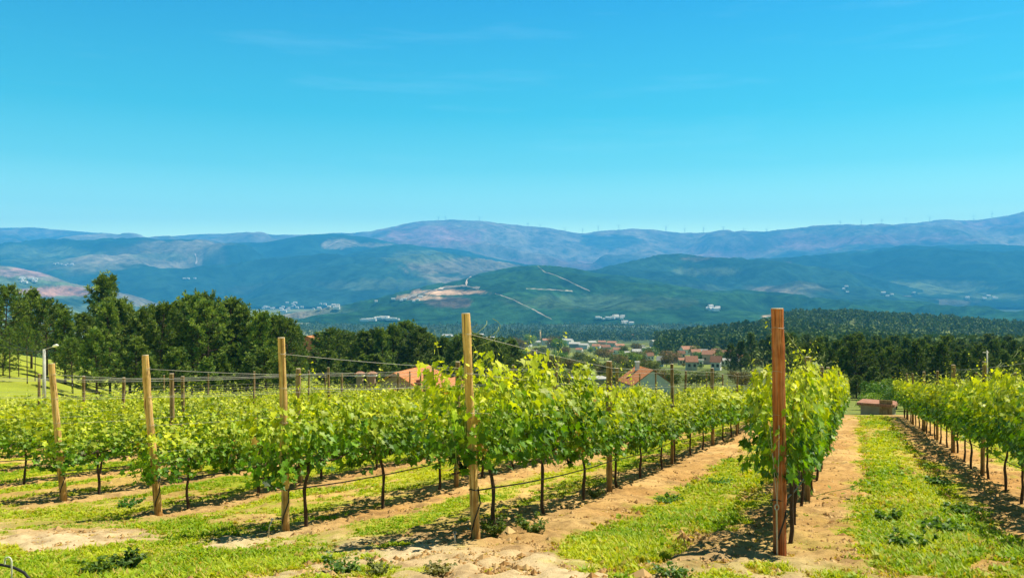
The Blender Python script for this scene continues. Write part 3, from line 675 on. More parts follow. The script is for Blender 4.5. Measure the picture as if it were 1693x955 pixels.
# ------------------------------------------------------------------ buildings
def house(name, px, Y, w, d, hw, hr, rz, wall, roof, label, cat='house', group=None, z=None, win=True, chim=0, hip=False, over=0.35, door=False, axis='x'):
    X = P(px, Y); z = float(zg(X, Y)) if z is None else z
    e = empty(name, (X, Y, z), rz, label, cat, group)
    mb = MB(); box(mb, (0, 0, hw / 2 - .4), (w, d, hw + .8))
    if not hip and hr > .3:    # gable ends under the ridge (ridge along local x)
        for sx in (-1, 1):
            x = sx * (w / 2 - 0.01)
            V = [(x, -d / 2, hw), (x, d / 2, hw), (x, 0, hw + hr * .97), (x - sx * .25, -d / 2, hw), (x - sx * .25, d / 2, hw), (x - sx * .25, 0, hw + hr * .97)]
            mb.add(V, [[0, 1, 2], [5, 4, 3]])
    mb.build('wall', M[wall], e)
    rb = MB(); ov = over; t = .14
    if hr > .3:
        ro = hr * (1 + 2 * ov / d); xr = w / 2 + ov; yr = d / 2 + ov; ze = hw - (ro - hr)
        xi = xr - (d * .45 if hip else 0); xi = max(xi, .2)
        V = []
        for dz in (0.02, t): V += [(-xr, -yr, ze + dz), (xr, -yr, ze + dz), (xr, yr, ze + dz), (-xr, yr, ze + dz), (-xi, 0, hw + hr + dz), (xi, 0, hw + hr + dz)]
        rb.add(V, [[6, 7, 11, 10], [8, 9, 10, 11], [0, 4, 5, 1], [2, 5, 4, 3], [0, 1, 7, 6], [2, 3, 9, 8]])
        b = rb.n - 12
        if hip: rb.T.append((A([[7, 8, 11], [9, 6, 10]]) + b, 0)); rb.Q.append((A([[1, 2, 8, 7], [3, 0, 6, 9]]) + b, 0))
        else: rb.Q.append((A([[1, 5, 11, 7], [5, 2, 8, 11], [0, 6, 10, 4], [4, 10, 9, 3]]) + b, 0))
    else:
        box(rb, (0, 0, hw + .1 + .02), (w + 2 * ov, d + 2 * ov, .2))
    ro_ = rb.build('roof', M[roof], e)
    for k in range(chim):
        cb = MB(); cx = w * (.25 - .5 * k) if chim > 1 else w * .2
        box(cb, (cx, d * .12, hw + hr * .75 + .6), (.55, .55, 1.5)); box(cb, (cx, d * .12, hw + hr * .75 + 1.42), (.75, .75, .12))
        cb.build('chimney', M['wall_white'], ro_)
    if win:
        nw = max(2, int(w / 2.6))
        for k in range(nw):
            x = (k + .5) / nw * w - w / 2
            wb = MB(); box(wb, (x, -d / 2 - .02, hw * .55), (.9, .1, 1.1)); wo_ = wb.build('window', M['glass'], e)
            if Y < 400:
                fb = MB()
                for (cx, cz, sx, sz) in ((x, hw * .55 + .62, 1.15, .1), (x, hw * .55 - .62, 1.25, .1), (x - .52, hw * .55, .1, 1.14), (x + .52, hw * .55, .1, 1.14)): box(fb, (cx, -d / 2 - .06, cz), (sx, .14, sz))
                fb.build('frame', M['wall_white'], wo_)
        for sx in (-1, 1):
            wb = MB(); box(wb, (sx * (w / 2 + .02), 0, hw * .55), (.1, .95, 1.15)); wb.build('window', M['glass'], e)
    if door:
        db = MB(); box(db, (w * .32, -d / 2 - .03, 1.0), (.95, .1, 2.05)); db.build('door', M['wood_grey'], e)
    return e
def zpx(py, Y): return (CY - py) / FPX * Y
# near house with the orange roof, partly sunk behind the vines
Y = 88
house('house', 681, 84, 8, 6.6, 3.0, 1.8, math.radians(74), 'wall_stone', 'roof_orange', 'house with a bright orange tiled roof and grey gable just past the vines', 'house', None, -8.0 - 4.8, True, 0, False, .4)
house('house', 633, 90, 5.5, 5.0, 2.2, 1.0, math.radians(74), 'wall_cream', 'roof_brown', 'low annex with a brown roof on the far side of the orange roofed house', 'annex', None, zpx(632, 90) - 3.2, False)
house('house', 672, 77.5, 3.0, 2.4, 1.6, .5, math.radians(-14), 'wall_white', 'roof_orange', 'small lean-to with orange tiles in front of the orange roofed house', 'lean-to', None, zpx(644, 77.5) - 2.1, False)
house('house', 747, Y + 4, 2.6, 4.0, 2.4, 1.2, math.radians(74), 'wall_cream', 'roof_orange', 'low orange roofed outbuilding at the far side of the orange roofed house', 'outbuilding', None, zpx(626, Y + 4) - 3.6, False)
for px, nm in ((595, 'left'), (615, 'right')):
    Yc = 84; e = empty('chimney_stack', (P(px, Yc), Yc, zpx(650, Yc)), 0, f'white stone chimney with a tiled cap, {"farther from" if px < 600 else "closer to"} the orange roof', 'chimney', 'chimneys beside the orange roof')
    b = MB(); box(b, (0, 0, .2), (.62, .62, 3.0)); b.build('shaft', M['wall_stone'], e)
    b = MB(); box(b, (0, 0, 1.76), (.9, .9, .12)); 
    for sx in (-.25, .25):
        for sy in (-.25, .25): box(b, (sx, sy, 1.9), (.1, .1, .16))
    b.build('crown_slab', M['wall_white'], e)
    b = MB(); box(b, (0, 0, 2.08), (1.0, 1.0, .2), 0, None, 0, (.3, .3)); b.build('tile_cap', M['roof_terracotta'], e)
for px, top, hgt, lb in ((704, 612, 2.6, 'tall rust-red chimney rising beside the orange roof'), (692, 629, 1.4, 'short rust-red chimney on the low orange tiles')):
    Yc = 80; e = empty('chimney_stack', (P(px, Yc), Yc, zpx(top, Yc) - hgt), 0, lb, 'chimney')
    b = MB(); box(b, (0, 0, hgt / 2), (.42, .42, hgt)); b.build('shaft', M['roof_red'], e)
    b = MB(); box(b, (0, 0, hgt + .04), (.52, .52, .08)); b.build('cap', M['roof_red'], e)
Y = 132
house('house', 1066, Y, 7.0, 6.0, 3.2, 2.1, math.radians(101), 'wall_white', 'roof_orange', 'white gabled house with an orange roof and red chimney pot past the middle row', 'house', None, -12.35 - 5.3, True, 1)
house('house', 975, 122, 4.6, 3.6, 2.4, .1, math.radians(15), 'wall_stone', 'roof_grey', 'small hut with a pale flat sheet roof among the vine tops', 'hut', None, zpx(624, 122) - 2.6, False)
house('shed', 1452, 68, 2.3, 2.2, 1.5, .3, math.radians(-32), 'wall_stone', 'roof_terracotta', 'small stone shed with a low reddish roof at the end of the grass lane', 'shed', None, zpx(662, 68) - 1.8, False, 0, False, .25, True)
# red earth bank / rust roof seen between the pines
house('barn', 515, 210, 5.2, 8, 4.5, 1.4, math.radians(80), 'roof_red', 'roof_orange', 'rust-red barn showing through the gap between the two groves', 'barn', None, zpx(553, 210) - 6.2, False)
VH = [(958, 577, 12, 3.2, 1.5, 'wall_white', 'roof_terracotta'), (1008, 584, 13, 3.2, 1.6, 'wall_cream', 'roof_terracotta'), (1052, 588, 14, 3.2, 1.6, 'wall_white', 'roof_grey'), (1074, 596, 12, 3.2, 1.6, 'wall_white', 'roof_brown'), (1090, 582, 14, 3.4, 1.6, 'wall_cream', 'roof_terracotta'), (1120, 578, 11, 3.4, 1.6, 'wall_white', 'roof_grey'), (1126, 592, 10, 3.2, 1.6, 'wall_cream', 'roof_brown'), (1152, 583, 12, 3.4, 1.6, 'wall_cream', 'roof_brown'), (1184, 588, 13, 3.4, 1.6, 'wall_white', 'roof_terracotta'), (1184, 612, 18, 3.2, 1.6, 'wall_white', 'roof_terracotta'), (1143, 612, 16, 3.2, 1.6, 'wall_cream', 'roof_terracotta'), (1226, 590, 12, 3.4, 1.4, 'wall_white', 'roof_terracotta'), (1232, 606, 14, 3.2, 1.6, 'wall_pink', 'roof_orange'), (1092, 606, 13, 3, 1.4, 'wall_white', 'roof_grey'), (1020, 592, 12, 3, 1.4, 'wall_cream', 'roof_brown'),
  # px, base py, width px, wall height m, roof h, wall, roof, rz
 (868, 567, 22, 4, 1.5, 'wall_white', 'roof_grey'), (886, 565, 14, 4, 1.2, 'wall_cream', 'roof_grey'), (905, 564, 18, 5, 1.6, 'wall_cream', 'roof_terracotta'), (914, 568, 16, 3.5, 1.2, 'wall_white', 'roof_grey'),
 (938, 564, 16, 5, 1.5, 'wall_white', 'roof_grey'), (950, 568, 18, 4, 1.4, 'wall_grey', 'roof_grey'), (966, 570, 14, 4, 1.4, 'wall_white', 'roof_grey'), (978, 566, 14, 4, 1.6, 'wall_cream', 'roof_grey'), (986, 573, 15, 4.5, 1.8, 'wall_white', 'roof_terracotta'),
 (1000, 572, 16, 3, 2.2, 'wall_cream', 'roof_brown'), (1012, 567, 16, 4, 1.6, 'wall_cream', 'roof_terracotta'), (1024, 572, 14, 4, 1.6, 'wall_white', 'roof_terracotta'), (1021, 580, 13, 4, 1.8, 'wall_white', 'roof_terracotta'), (995, 565, 12, 4, 1.5, 'wall_pink', 'roof_terracotta'),
 (1040, 561, 14, 3.4, 2.0, 'wall_cream', 'roof_orange'), (1052, 562, 10, 3, 1.6, 'wall_cream', 'roof_orange'), (1060, 576, 11, 2.5, .1, 'wall_white', 'roof_grey'), (1084, 572, 16, 4.5, 1.5, 'wall_grey', 'roof_grey'), (1094, 574, 10, 4, 1.5, 'wall_cream', 'roof_brown'),
 (1068, 580, 16, 2.5, 1.0, 'wall_grey', 'roof_grey'), (1082, 585, 16, 2.5, .9, 'wall_white', 'roof_grey'), (1036, 588, 9, 2.5, .8, 'wall_white', 'roof_grey'), (1138, 586, 22, 4, 2.0, 'wall_white', 'roof_terracotta'), (1150, 592, 14, 4, 1.6, 'wall_pink', 'roof_terracotta'),
 (1111, 600, 24, 3.2, 1.8, 'wall_pink', 'roof_terracotta'), (1102, 592, 12, 3.2, 1.4, 'wall_stone', 'roof_brown'), (1163, 592, 11, 4, 1.6, 'wall_white', 'roof_grey'), (1172, 602, 24, 5, 1.8, 'wall_pink', 'roof_terracotta'), (1157, 606, 10, 3, .1, 'wall_white', 'roof_grey'),
 (1196, 592, 15, 3.5, 1.5, 'wall_stone', 'roof_brown'), (1212, 591, 13, 3.5, 1.5, 'wall_cream', 'roof_terracotta'), (1196, 605, 12, 2.6, .8, 'wall_white', 'roof_grey'), (1212, 608, 16, 2.6, 1, 'wall_cream', 'roof_grey'), (1127, 603, 10, 2.6, .8, 'wall_cream', 'roof_terracotta'),
 (1136, 559, 9, 3, 1.2, 'wall_white', 'roof_grey'), (772, 556, 20, 3, 1.0, 'wall_cream', 'roof_brown'), (790, 553, 18, 3.5, 1.0, 'wall_white', 'roof_grey'), (806, 558, 22, 3, 1.2, 'wall_cream', 'roof_grey'), (740, 553, 14, 3, 1.2, 'wall_white', 'roof_grey'),
 (1050, 596, 12, 3, 1.3, 'wall_cream', 'roof_terracotta'), (1225, 600, 12, 3, 1.3, 'wall_white', 'roof_terracotta'), (930, 574, 10, 3, 1.2, 'wall_stone', 'roof_brown')]
wn_ = {'wall_white': 'white', 'wall_cream': 'cream', 'wall_pink': 'pink', 'wall_grey': 'grey', 'wall_stone': 'stone'}
rn_ = {'roof_grey': 'pale grey roof', 'roof_terracotta': 'terracotta roof', 'roof_brown': 'brown roof', 'roof_orange': 'orange roof'}
for k, (px, py, wp, hw, hr, wa, ro) in enumerate(sorted(VH)):
    py += 6 if px < 1032 else 0; p = surf(px, py); Y = p[1]; w = wp / FPX * Y * random.uniform(.8, 1.15)
    rz = math.radians(random.uniform(-28, 28))
    house('village_house', px, Y, w, w * .75, hw * max(1, Y / 900), hr * max(1, w / 10), rz, wa, ro, f'{wn_[wa]} house with {rn_[ro]}, {ordn(k + 1)} from the left in the village', 'house', 'houses of the village', float(zg(P(px, Y), Y)), Y < 750)
# tall tan tower and white domed belfry in the village
p = surf(893, 569); Y = p[1]; zt = float(zg(p[0], Y)); k_ = Y / FPX
e = empty('tower', (p[0], Y, zt), 0, 'tall slender tan chimney tower at the edge of the village', 'tower')
b = MB(); tube(b, [(0, 0, 0), (0, 0, 22 * k_)], [1.9 * k_, 1.3 * k_], 12); b.build('shaft', M['wall_tan'], e, True)
b = MB(); tube(b, [(0, 0, 22 * k_), (0, 0, 23.4 * k_)], [1.6 * k_, 1.6 * k_], 12); b.build('cap', M['wall_cream'], e)
e = empty('belfry', (p[0] + 6 * k_, Y - 4, zt), 0, 'small white domed belfry beside the tan tower', 'belfry')
b = MB(); box(b, (0, 0, 3 * k_), (3.6 * k_, 3.6 * k_, 6 * k_)); b.build('shaft', M['wall_cream'], e)
b = MB(); tube(b, [(0, 0, 6 * k_), (0, 0, 7 * k_), (0, 0, 8.4 * k_), (0, 0, 9.2 * k_), (0, 0, 10 * k_)], A([2.4, 2.6, 2.2, 1.0, .1]) * k_, 10); b.build('dome', M['wall_white'], e, True)
# far hamlets: tiny pale houses on the hillsides
HM = MB(); box(HM, (0, 0, 2.5), (14, 9, 5)); HM.add([(-7.5, -5, 5.02), (7.5, -5, 5.02), (7.5, 5, 5.02), (-7.5, 5, 5.02), (-7.5, 0, 7.5), (7.5, 0, 7.5)], [[0, 1, 5, 4], [2, 3, 4, 5]], 1)
HM.add([(-7.02, -4.5, 5), (-7.02, 4.5, 5), (-7.02, 0, 7.2), (7.02, -4.5, 5), (7.02, 4.5, 5), (7.02, 0, 7.2)], [[0, 1, 2], [3, 5, 4]], 0)
hm1 = HM.build('far_house', [M['wall_white'], M['roof_grey']])
FM = MB(); box(FM, (0, 0, 3.5), (34, 16, 7)); box(FM, (0, 0, 7.3), (35, 17, .5), 1); hm2 = FM.build('factory_hall', [M['wall_white'], M['wall_white']])
r_ = random.Random(3)
for (x0, x1, y0, y1, n, lb, big, sz) in ((602, 656, 525, 532, 15, 'white factory hall in the compound below the green hill', True, .8), (1002, 1031, 524, 529, 13, 'pale house of the hamlet under the green hill', False, .9),
    (985, 1000, 526, 529, 3, 'pale house just beside the hamlet under the green hill', False, .8), (1168, 1190, 510, 515, 10, 'pale house of the small hamlet on the right slope', False, 1.1),
    (428, 475, 508, 517, 14, 'tiny pale house of the town above the left pines', False, 1.2), (475, 570, 501, 513, 22, 'tiny pale house scattered on the valley floor', False, 1.2), (30, 62, 460, 469, 14, 'tiny white house on the hillside above the pink field', False, 1.2),
    (88, 132, 436, 440, 9, 'tiny white house in the line high on the left slope', False, 1.3), (620, 700, 492, 500, 8, 'tiny pale house above the factory compound', False, 1.0), (1590, 1650, 490, 496, 7, 'tiny pale house low on the right mountain', False, 1.4),
    (305, 335, 458, 476, 3, 'lone white farmhouse on the dark left mountain', False, 1.8), (1390, 1560, 470, 492, 7, 'tiny pale farmhouse in clearings of the right mountain', False, 1.4), (1030, 1050, 532, 538, 6, 'tiny pale house in the trees beyond the village', False, .9)):
    for k, a in enumerate(sorted(r_.uniform(x0, x1) for _ in range(n))):
        b_ = r_.uniform(y0, y1)
        if big: b_ = np.interp(a, [602, 630, 656], [531.5, 527.5, 529]) + r_.uniform(-1.3, 1.2)
        p = surf(a, b_)
        o = (hm2 if big else hm1).copy(); o.name = 'factory_hall' if big else 'far_house'; COL.objects.link(o); o.location = (p[0], p[1] - 8, p[2] + 1); o.rotation_euler = (0, 0, r_.uniform(-.5, .5)); s = sz * r_.uniform(.7, 1.3); o.scale = (s, s, s * r_.uniform(.9, 1.4))
        tag(o, lb + f', {ordn(k + 1)} from the left', 'factory' if big else 'house', lb)
bpy.data.objects.remove(hm1); bpy.data.objects.remove(hm2)

# ------------------------------------------------------------------ vines
LEAF_O = A([(0.06, -0.02), (0.30, -0.16), (0.52, 0.02), (0.36, 0.22), (0.60, 0.45), (0.30, 0.52), (0.12, 0.66), (0.0, 1.0)])
LEAF_O = np.vstack([LEAF_O, LEAF_O[-2::-1] * A([-1, 1])]); LEAF_C = A([[0, .3]])
LEAF_L = A([(0.1, -.05), (.5, .1), (.42, .55), (0, 1.0), (-.42, .55), (-.5, .1)])
def leaf_batch(r, pos, nrm, tip, size, col, low):
    n = len(pos)
    nrm = nrm / (np.linalg.norm(nrm, axis=1)[:, None] + 1e-9)
    tip = tip - nrm * np.sum(tip * nrm, 1)[:, None]; tip /= np.linalg.norm(tip, axis=1)[:, None] + 1e-9
    sid = np.cross(tip, nrm)
    O = LEAF_L if low else LEAF_O
    pts = O if low else np.vstack([LEAF_C, O])
    fold = r.uniform(0.05, 0.35, (n, 1)); droop = r.uniform(0.0, 0.45, (n, 1))
    x = pts[None, :, 0] * size[:, None]; y = (pts[None, :, 1] - 0.1) * size[:, None]
    z = (fold * np.abs(pts[None, :, 0]) - droop * np.clip(pts[None, :, 1], 0, 1) ** 2 * .6) * size[:, None]
    V = pos[:, None] + sid[:, None] * x[..., None] + tip[:, None] * y[..., None] + nrm[:, None] * z[..., None]
    k = len(pts)
    if low: F1 = A([[0, 1, 2, 3], [0, 3, 4, 5]])
    else: m = k - 1; F1 = A([[0, 1 + j, 1 + (j + 1) % m] for j in range(m)])
    F = (np.arange(n)[:, None, None] * k + F1[None]).reshape(-1, F1.shape[1])
    return V.reshape(-1, 3), F, np.repeat(col, k, 0)
def vine_foliage(seed, low=False, wide=1.0, Lh=1.12, top=2.0, ns=34, fill=950, bottom=0.78):
    """canopy of one vine: shoots rise from the cordon (along local x), leaves at every node"""
    r = np.random.default_rng(seed); mb = MB(); pos, nrm, tip, size, col = [], [], [], [], []
    yg = A([0.59, 0.63, 0.035]); mg_ = A([0.15, 0.32, 0.01]); dk = A([0.03, 0.10, 0.01])  # young growth yellower high up; sunlit top and shaded base painted in too
    for k in range(ns):
        x = -Lh + 2 * Lh * (k + r.random()) / ns; side = r.choice([-1, 1])
        tall = r.random() < 0.2
        Ls = r.uniform(0.82, 1.22) * (1.27 if tall else 1); lean = r.uniform(0.0, 0.42) * wide * side; dx = r.normal(0, 0.22)
        flop = 0 if tall else r.random() ** 3 * 0.5
        m = 9; t = np.linspace(0, 1, m)
        px = x + dx * t + np.sin(t * 6 + r.random() * 6) * .03; py = lean * t ** 0.8 + side * flop * t ** 2 * .5; pz = 0.86 + Ls * (t - flop * t ** 3)
        Pl = np.c_[px, py, pz]
        tube(mb, Pl, 0.005 - 0.0032 * t, 3, 1, None, False)
        nn = 20 if not low else 13
        for q in range(nn):
            tt = (q + r.random()) / nn; c = A([np.interp(tt, t, Pl[:, i]) for i in range(3)])
            s = (0.110 - 0.076 * tt ** 1.4) * r.uniform(.5, 1.35)
            a = r.random() * 6.28; out = A([math.cos(a) * .8, math.sin(a), 0])
            pet = s * r.uniform(.3, .9)
            pos.append(c + out * pet); up = .5 + .9 * tt + r.normal(0, .35)
            nrm.append(out * .8 + A([0, np.sign(c[1] + out[1] * .3) * .5, up]) + r.normal(0, .5, 3)); tip.append(out + A([0, 0, -.5 + tt * .9]) + r.normal(0, .5, 3))
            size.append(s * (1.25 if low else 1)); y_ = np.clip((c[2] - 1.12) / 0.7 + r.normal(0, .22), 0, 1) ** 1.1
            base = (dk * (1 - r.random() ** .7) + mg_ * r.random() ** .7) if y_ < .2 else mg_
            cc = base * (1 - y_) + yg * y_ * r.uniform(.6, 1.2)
            if r.random() < .015: cc = A([.42, .26, .05])
            col.append(cc)
    nf = fill if not low else int(fill * .55)
    for k in range(nf):
        x = r.uniform(-Lh, Lh); z = bottom + (top - bottom - .12) * r.random() ** 0.95
        hw = (0.16 + 0.30 * math.sin(math.pi * min(1, (z - bottom + .15) / (top - bottom + .25))) ** .7) * wide
        sg = r.choice([-1, 1]); y = sg * hw * (0.45 + .65 * r.random())
        if z < bottom + .2 and r.random() > .35 + .65 * float(vn(x * 3.1, seed, 3)): continue
        if float(fbm(x * 2.9 + seed, z * 3.4, 9, 2)) < .43: continue
        s = r.uniform(.055, .13)
        pos.append(A([x, y, z])); nrm.append(A([r.normal(0, .6), sg * (.8 + r.normal(0, .4)), .7 + r.normal(0, .5)])); tip.append(A([r.normal(0, .8), sg * .4, -.8 + r.normal(0, .5)]))
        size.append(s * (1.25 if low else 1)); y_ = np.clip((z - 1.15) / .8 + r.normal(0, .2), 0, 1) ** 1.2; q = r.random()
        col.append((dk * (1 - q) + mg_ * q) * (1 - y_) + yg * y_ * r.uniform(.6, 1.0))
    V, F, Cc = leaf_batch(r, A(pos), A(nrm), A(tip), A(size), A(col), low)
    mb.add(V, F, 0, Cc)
    # curling tendrils over the top wire
    if not low:
        for k in range(5):
            x = r.uniform(-Lh, Lh); a = r.random() * 6; t = np.linspace(0, 1, 12)
            pts = np.c_[x + np.cos(a + t * 7) * .07 * t + r.normal(0, .15) * t, .1 * np.sin(a + t * 6) * t + r.normal(0, .1) * t, top - .1 + t * r.uniform(.15, .42)]
            tube(mb, pts, 0.003, 3, 1, None, False)
    return mb
def vine_trunk(seed, h=0.88):
    r = np.random.default_rng(seed); mb = MB()
    n = 9; t = np.linspace(0, 1, n); w = np.cumsum(r.normal(0, .012, (n, 2)), 0)
    Pt = np.c_[w[:, 0], w[:, 1], -0.1 + (h + .1) * t]
    tube(mb, Pt, 0.026 - 0.008 * t + r.uniform(-.003, .006, n) + np.where(t < .12, .008, 0), 7)
    for s in (-1, 1):
        q = np.linspace(0, 1, 7); e = np.c_[Pt[-1, 0] + s * q * .95, Pt[-1, 1] + np.cumsum(r.normal(0, .008, 7)), Pt[-1, 2] - .02 + .03 * np.sin(q * 5 + seed)]
        tube(mb, e, .017 - .008 * q, 5)
    return mb
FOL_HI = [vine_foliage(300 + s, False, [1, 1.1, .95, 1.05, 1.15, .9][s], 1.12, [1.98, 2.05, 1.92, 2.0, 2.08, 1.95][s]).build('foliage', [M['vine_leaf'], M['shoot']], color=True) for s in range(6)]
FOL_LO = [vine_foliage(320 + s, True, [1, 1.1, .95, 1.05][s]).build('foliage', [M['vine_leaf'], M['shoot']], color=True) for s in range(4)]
TRK = [vine_trunk(340 + s).build('trunk', M['trunk'], smooth=True) for s in range(5)]
ROWANG = math.pi / 2 - D_AZ
def pos_uv(u, v): return u * NV + v * DV
START = {'A': 10.0, 'B': 9.25, 'C': 9.45, 'D': 10.9, 'E': 12.0, 'R': 10.0}
vk = 0
for (key, u, v0, v1, posts, desc) in ROWS:
    v = START.get(key, v0 + 0.9); idx = 0
    while v < v1:
        idx += 1
        uu = u + random.uniform(-.05, .05); p = pos_uv(uu, v); X, Y = p
        px = px_of(X, Y)
        if Y > 5 and -130 < px < 1850:
            near = Y < 24
            e = empty('grapevine', (X, Y, float(zg(X, Y))), ROWANG + (math.pi if random.random() < .5 else 0), f'leafy grapevine, {ordn(idx)} from the front in {desc}', 'grapevine', 'grapevines in ' + desc)
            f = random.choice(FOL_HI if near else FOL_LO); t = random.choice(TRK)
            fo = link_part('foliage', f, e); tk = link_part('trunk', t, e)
            hs = {'A': 1.11, 'B': 1.04, 'R': 1.0, 'R2': 1.0, 'C': .88, 'D': .85}.get(key, .83) * random.uniform(.86, 1.1)
            fo.scale = (random.uniform(.9, 1.12), random.uniform(.8, 1.15) * (.82 if key == 'A' else 1), hs)
            if key == 'B' and 13 < v < 16: fo.scale[2] *= .92
            if v > (16 if key == 'B' else 18): fo.scale[2] *= {'A': .96, 'B': .8, 'C': .92, 'D': .96}.get(key, 1)
            if key == 'B' and idx == 1: fo.scale = (.85, 1.15, 1.06)
        v += 1.95 + random.uniform(-.15, .15)
for o in FOL_HI + FOL_LO + TRK: bpy.data.objects.remove(o)

# ------------------------------------------------------------------ posts
def post_obj(name, base, top, r0, r1, mat, label, group, n=12, knots=0, seed=0):
    r = np.random.default_rng(seed + 900)
    e = empty(name, base, 0, label, 'post', group)
    m = 14; t = np.linspace(0, 1, m); d = A(top) - A(base); base = (0, 0, 0)
    Pt = d[None] * t[:, None]; Pt[0] -= d / np.linalg.norm(d) * .25
    w = np.cumsum(r.normal(0, .004, (m, 2)), 0); w -= w[-1] * t[:, None]; Pt[:, :2] += w
    R = r0 + (r1 - r0) * t + r.normal(0, .0015, m)
    for k in range(knots): j = r.integers(3, m - 2); R[j] += .009
    mb = MB(); tube(mb, Pt, R, n, 0, None, False); mb.build('shaft', M[mat], e, True)
    if name == 'end_post':
        for hh in (.56, 1.42, 1.86, 2.3):
            f = hh / np.linalg.norm(d)
            if f < .97:
                c = A(base) + d * f; a = np.linspace(0, 6.9, 16); wb = MB(); rr_ = r0 + (r1 - r0) * f + .005
                tube(wb, np.c_[c[0] + np.cos(a) * rr_, c[1] + np.sin(a) * rr_, c[2] + .006 * a - .02 + .01 * np.sin(a * 2)], .006 if hh < 1 else .0017, 4, 0, None, False); wb.build('wrapped_tie', M['hose' if hh < 1 else 'wire'], e)
    cb = MB(); c = Pt[-1]; tt = d / np.linalg.norm(d)
    tube(cb, [c - tt * .003, c + tt * .004], [r1 * .99, r1 * .93], n); cb.build('end_cap', M['endgrain'], e)
    return e
END = {'A': ((1288, 917, 8.6), (1285, 510), .066, .062, 'wood_red', 'thick reddish-brown end post, tallest and widest, at the front right'),
       'B': ((787, 887, 9.5), (770, 518), .052, .048, 'wood_tan', 'tall tan end post standing near the middle of the vineyard'),
       'C': ((473, 878, 10.9), (465, 558), .052, .046, 'wood_tan', 'knotty tan end post with a bulge near its top'),
       'D': ((262, 852, 13.2), (240, 587), .062, .050, 'wood_tan', 'brown end post leaning left between two shorter posts'),
       'E': ((105, 830, 15.3), (85, 601), .062, .054, 'wood_tan', 'leftmost leaning end post close to the street lamp')}
WIRES_H = [(0.56, 'hose'), (1.0, 'wire'), (1.42, 'wire'), (1.86, 'wire'), (2.3, 'wire')]
for (key, u, v0, v1, posts, desc) in ROWS:
    plist = []
    if key in END:
        (bx, by, Y), (tx_, ty), r0, r1, mt, lb = END[key]
        b = (P(bx, Y), Y, float(zg(P(bx, Y), Y))); t = (P(tx_, Y), Y, zpx(ty, Y))
        post_obj('end_post', b, t, r0, r1, mt, lb, 'end posts of the vine rows', 16, 2 if key in 'CDE' else 0, ord(key))
        plist.append((A(b), A(t)))
    else:
        p = pos_uv(u, v0); z = float(zg(*p)); plist.append((A([p[0], p[1], z]), A([p[0], p[1], z + 2.5])))
        if abs(px_of(*p) - CX) < 1000: post_obj('end_post', plist[0][0], plist[0][1], .05, .048, 'wood_grey', 'grey end post at the front of ' + desc, 'end posts of the vine rows', 12, 0, ord(key[0]))
    vs = list(posts) if posts else [v0 + 5.8]
    while vs[-1] < v1 - 4: vs.append(vs[-1] + 5.7)
    for k, v in enumerate(vs):
        p = pos_uv(u + random.uniform(-.04, .04), v); z = float(zg(*p)); hh = random.uniform(2.3, 2.45)
        b = A([p[0], p[1], z]); t = A([p[0] + random.uniform(-.04, .04), p[1], z + hh])
        r0 = (.056 if k % 2 == 0 else .042) if key in 'ABR' else (.05 if k % 2 == 0 else .034)
        if -60 < px_of(*p) < 1760: post_obj('line_post', b, t, r0, r0 * .93, 'wood_grey', f'weathered line post, {ordn(k + 1)} from the front in {desc}', 'line posts of ' + desc, 10, 0, k + ord(key[0]))
        plist.append((b, t))
    wi = 0
    for hgt, kind in WIRES_H:
        pts = []
        for k, (b, t) in enumerate(plist):
            f = min(hgt / np.linalg.norm(t - b), .95); c = b + (t - b) * f
            c = c + A([NV[0], NV[1], 0]) * (.058 if k == 0 else .05)
            if k:
                prev = pts[-1]; sag = .05 if kind == 'hose' else .02
                for s in (.25, .5, .75): pts.append(prev * (1 - s) + c * s - A([0, 0, sag * 4 * s * (1 - s)]))
            pts.append(c)
        mb = MB()
        if kind == 'hose':
            b = plist[0][0]; o_ = A([DV[0], DV[1], 0]); head = [b + A([-.06, .02, .0]), b + A([-.02, -.07, .22]), b + A([.05, -.06, .42])]
            tube(mb, head + pts, .009, 6); o = mb.build('irrigation_hose', M['hose'], smooth=True)
            tag(o, 'black drip irrigation hose strung low along ' + desc, 'hose', 'drip hoses along the rows')
        else:
            wi += 1
            tube(mb, pts, .0026 if hgt < 2.2 else .0034, 4); o = mb.build('trellis_wire', M['wire'], smooth=True)
            tag(o, f'thin steel trellis wire, {ordn(wi)} wire up on {desc}', 'wire', 'trellis wires')

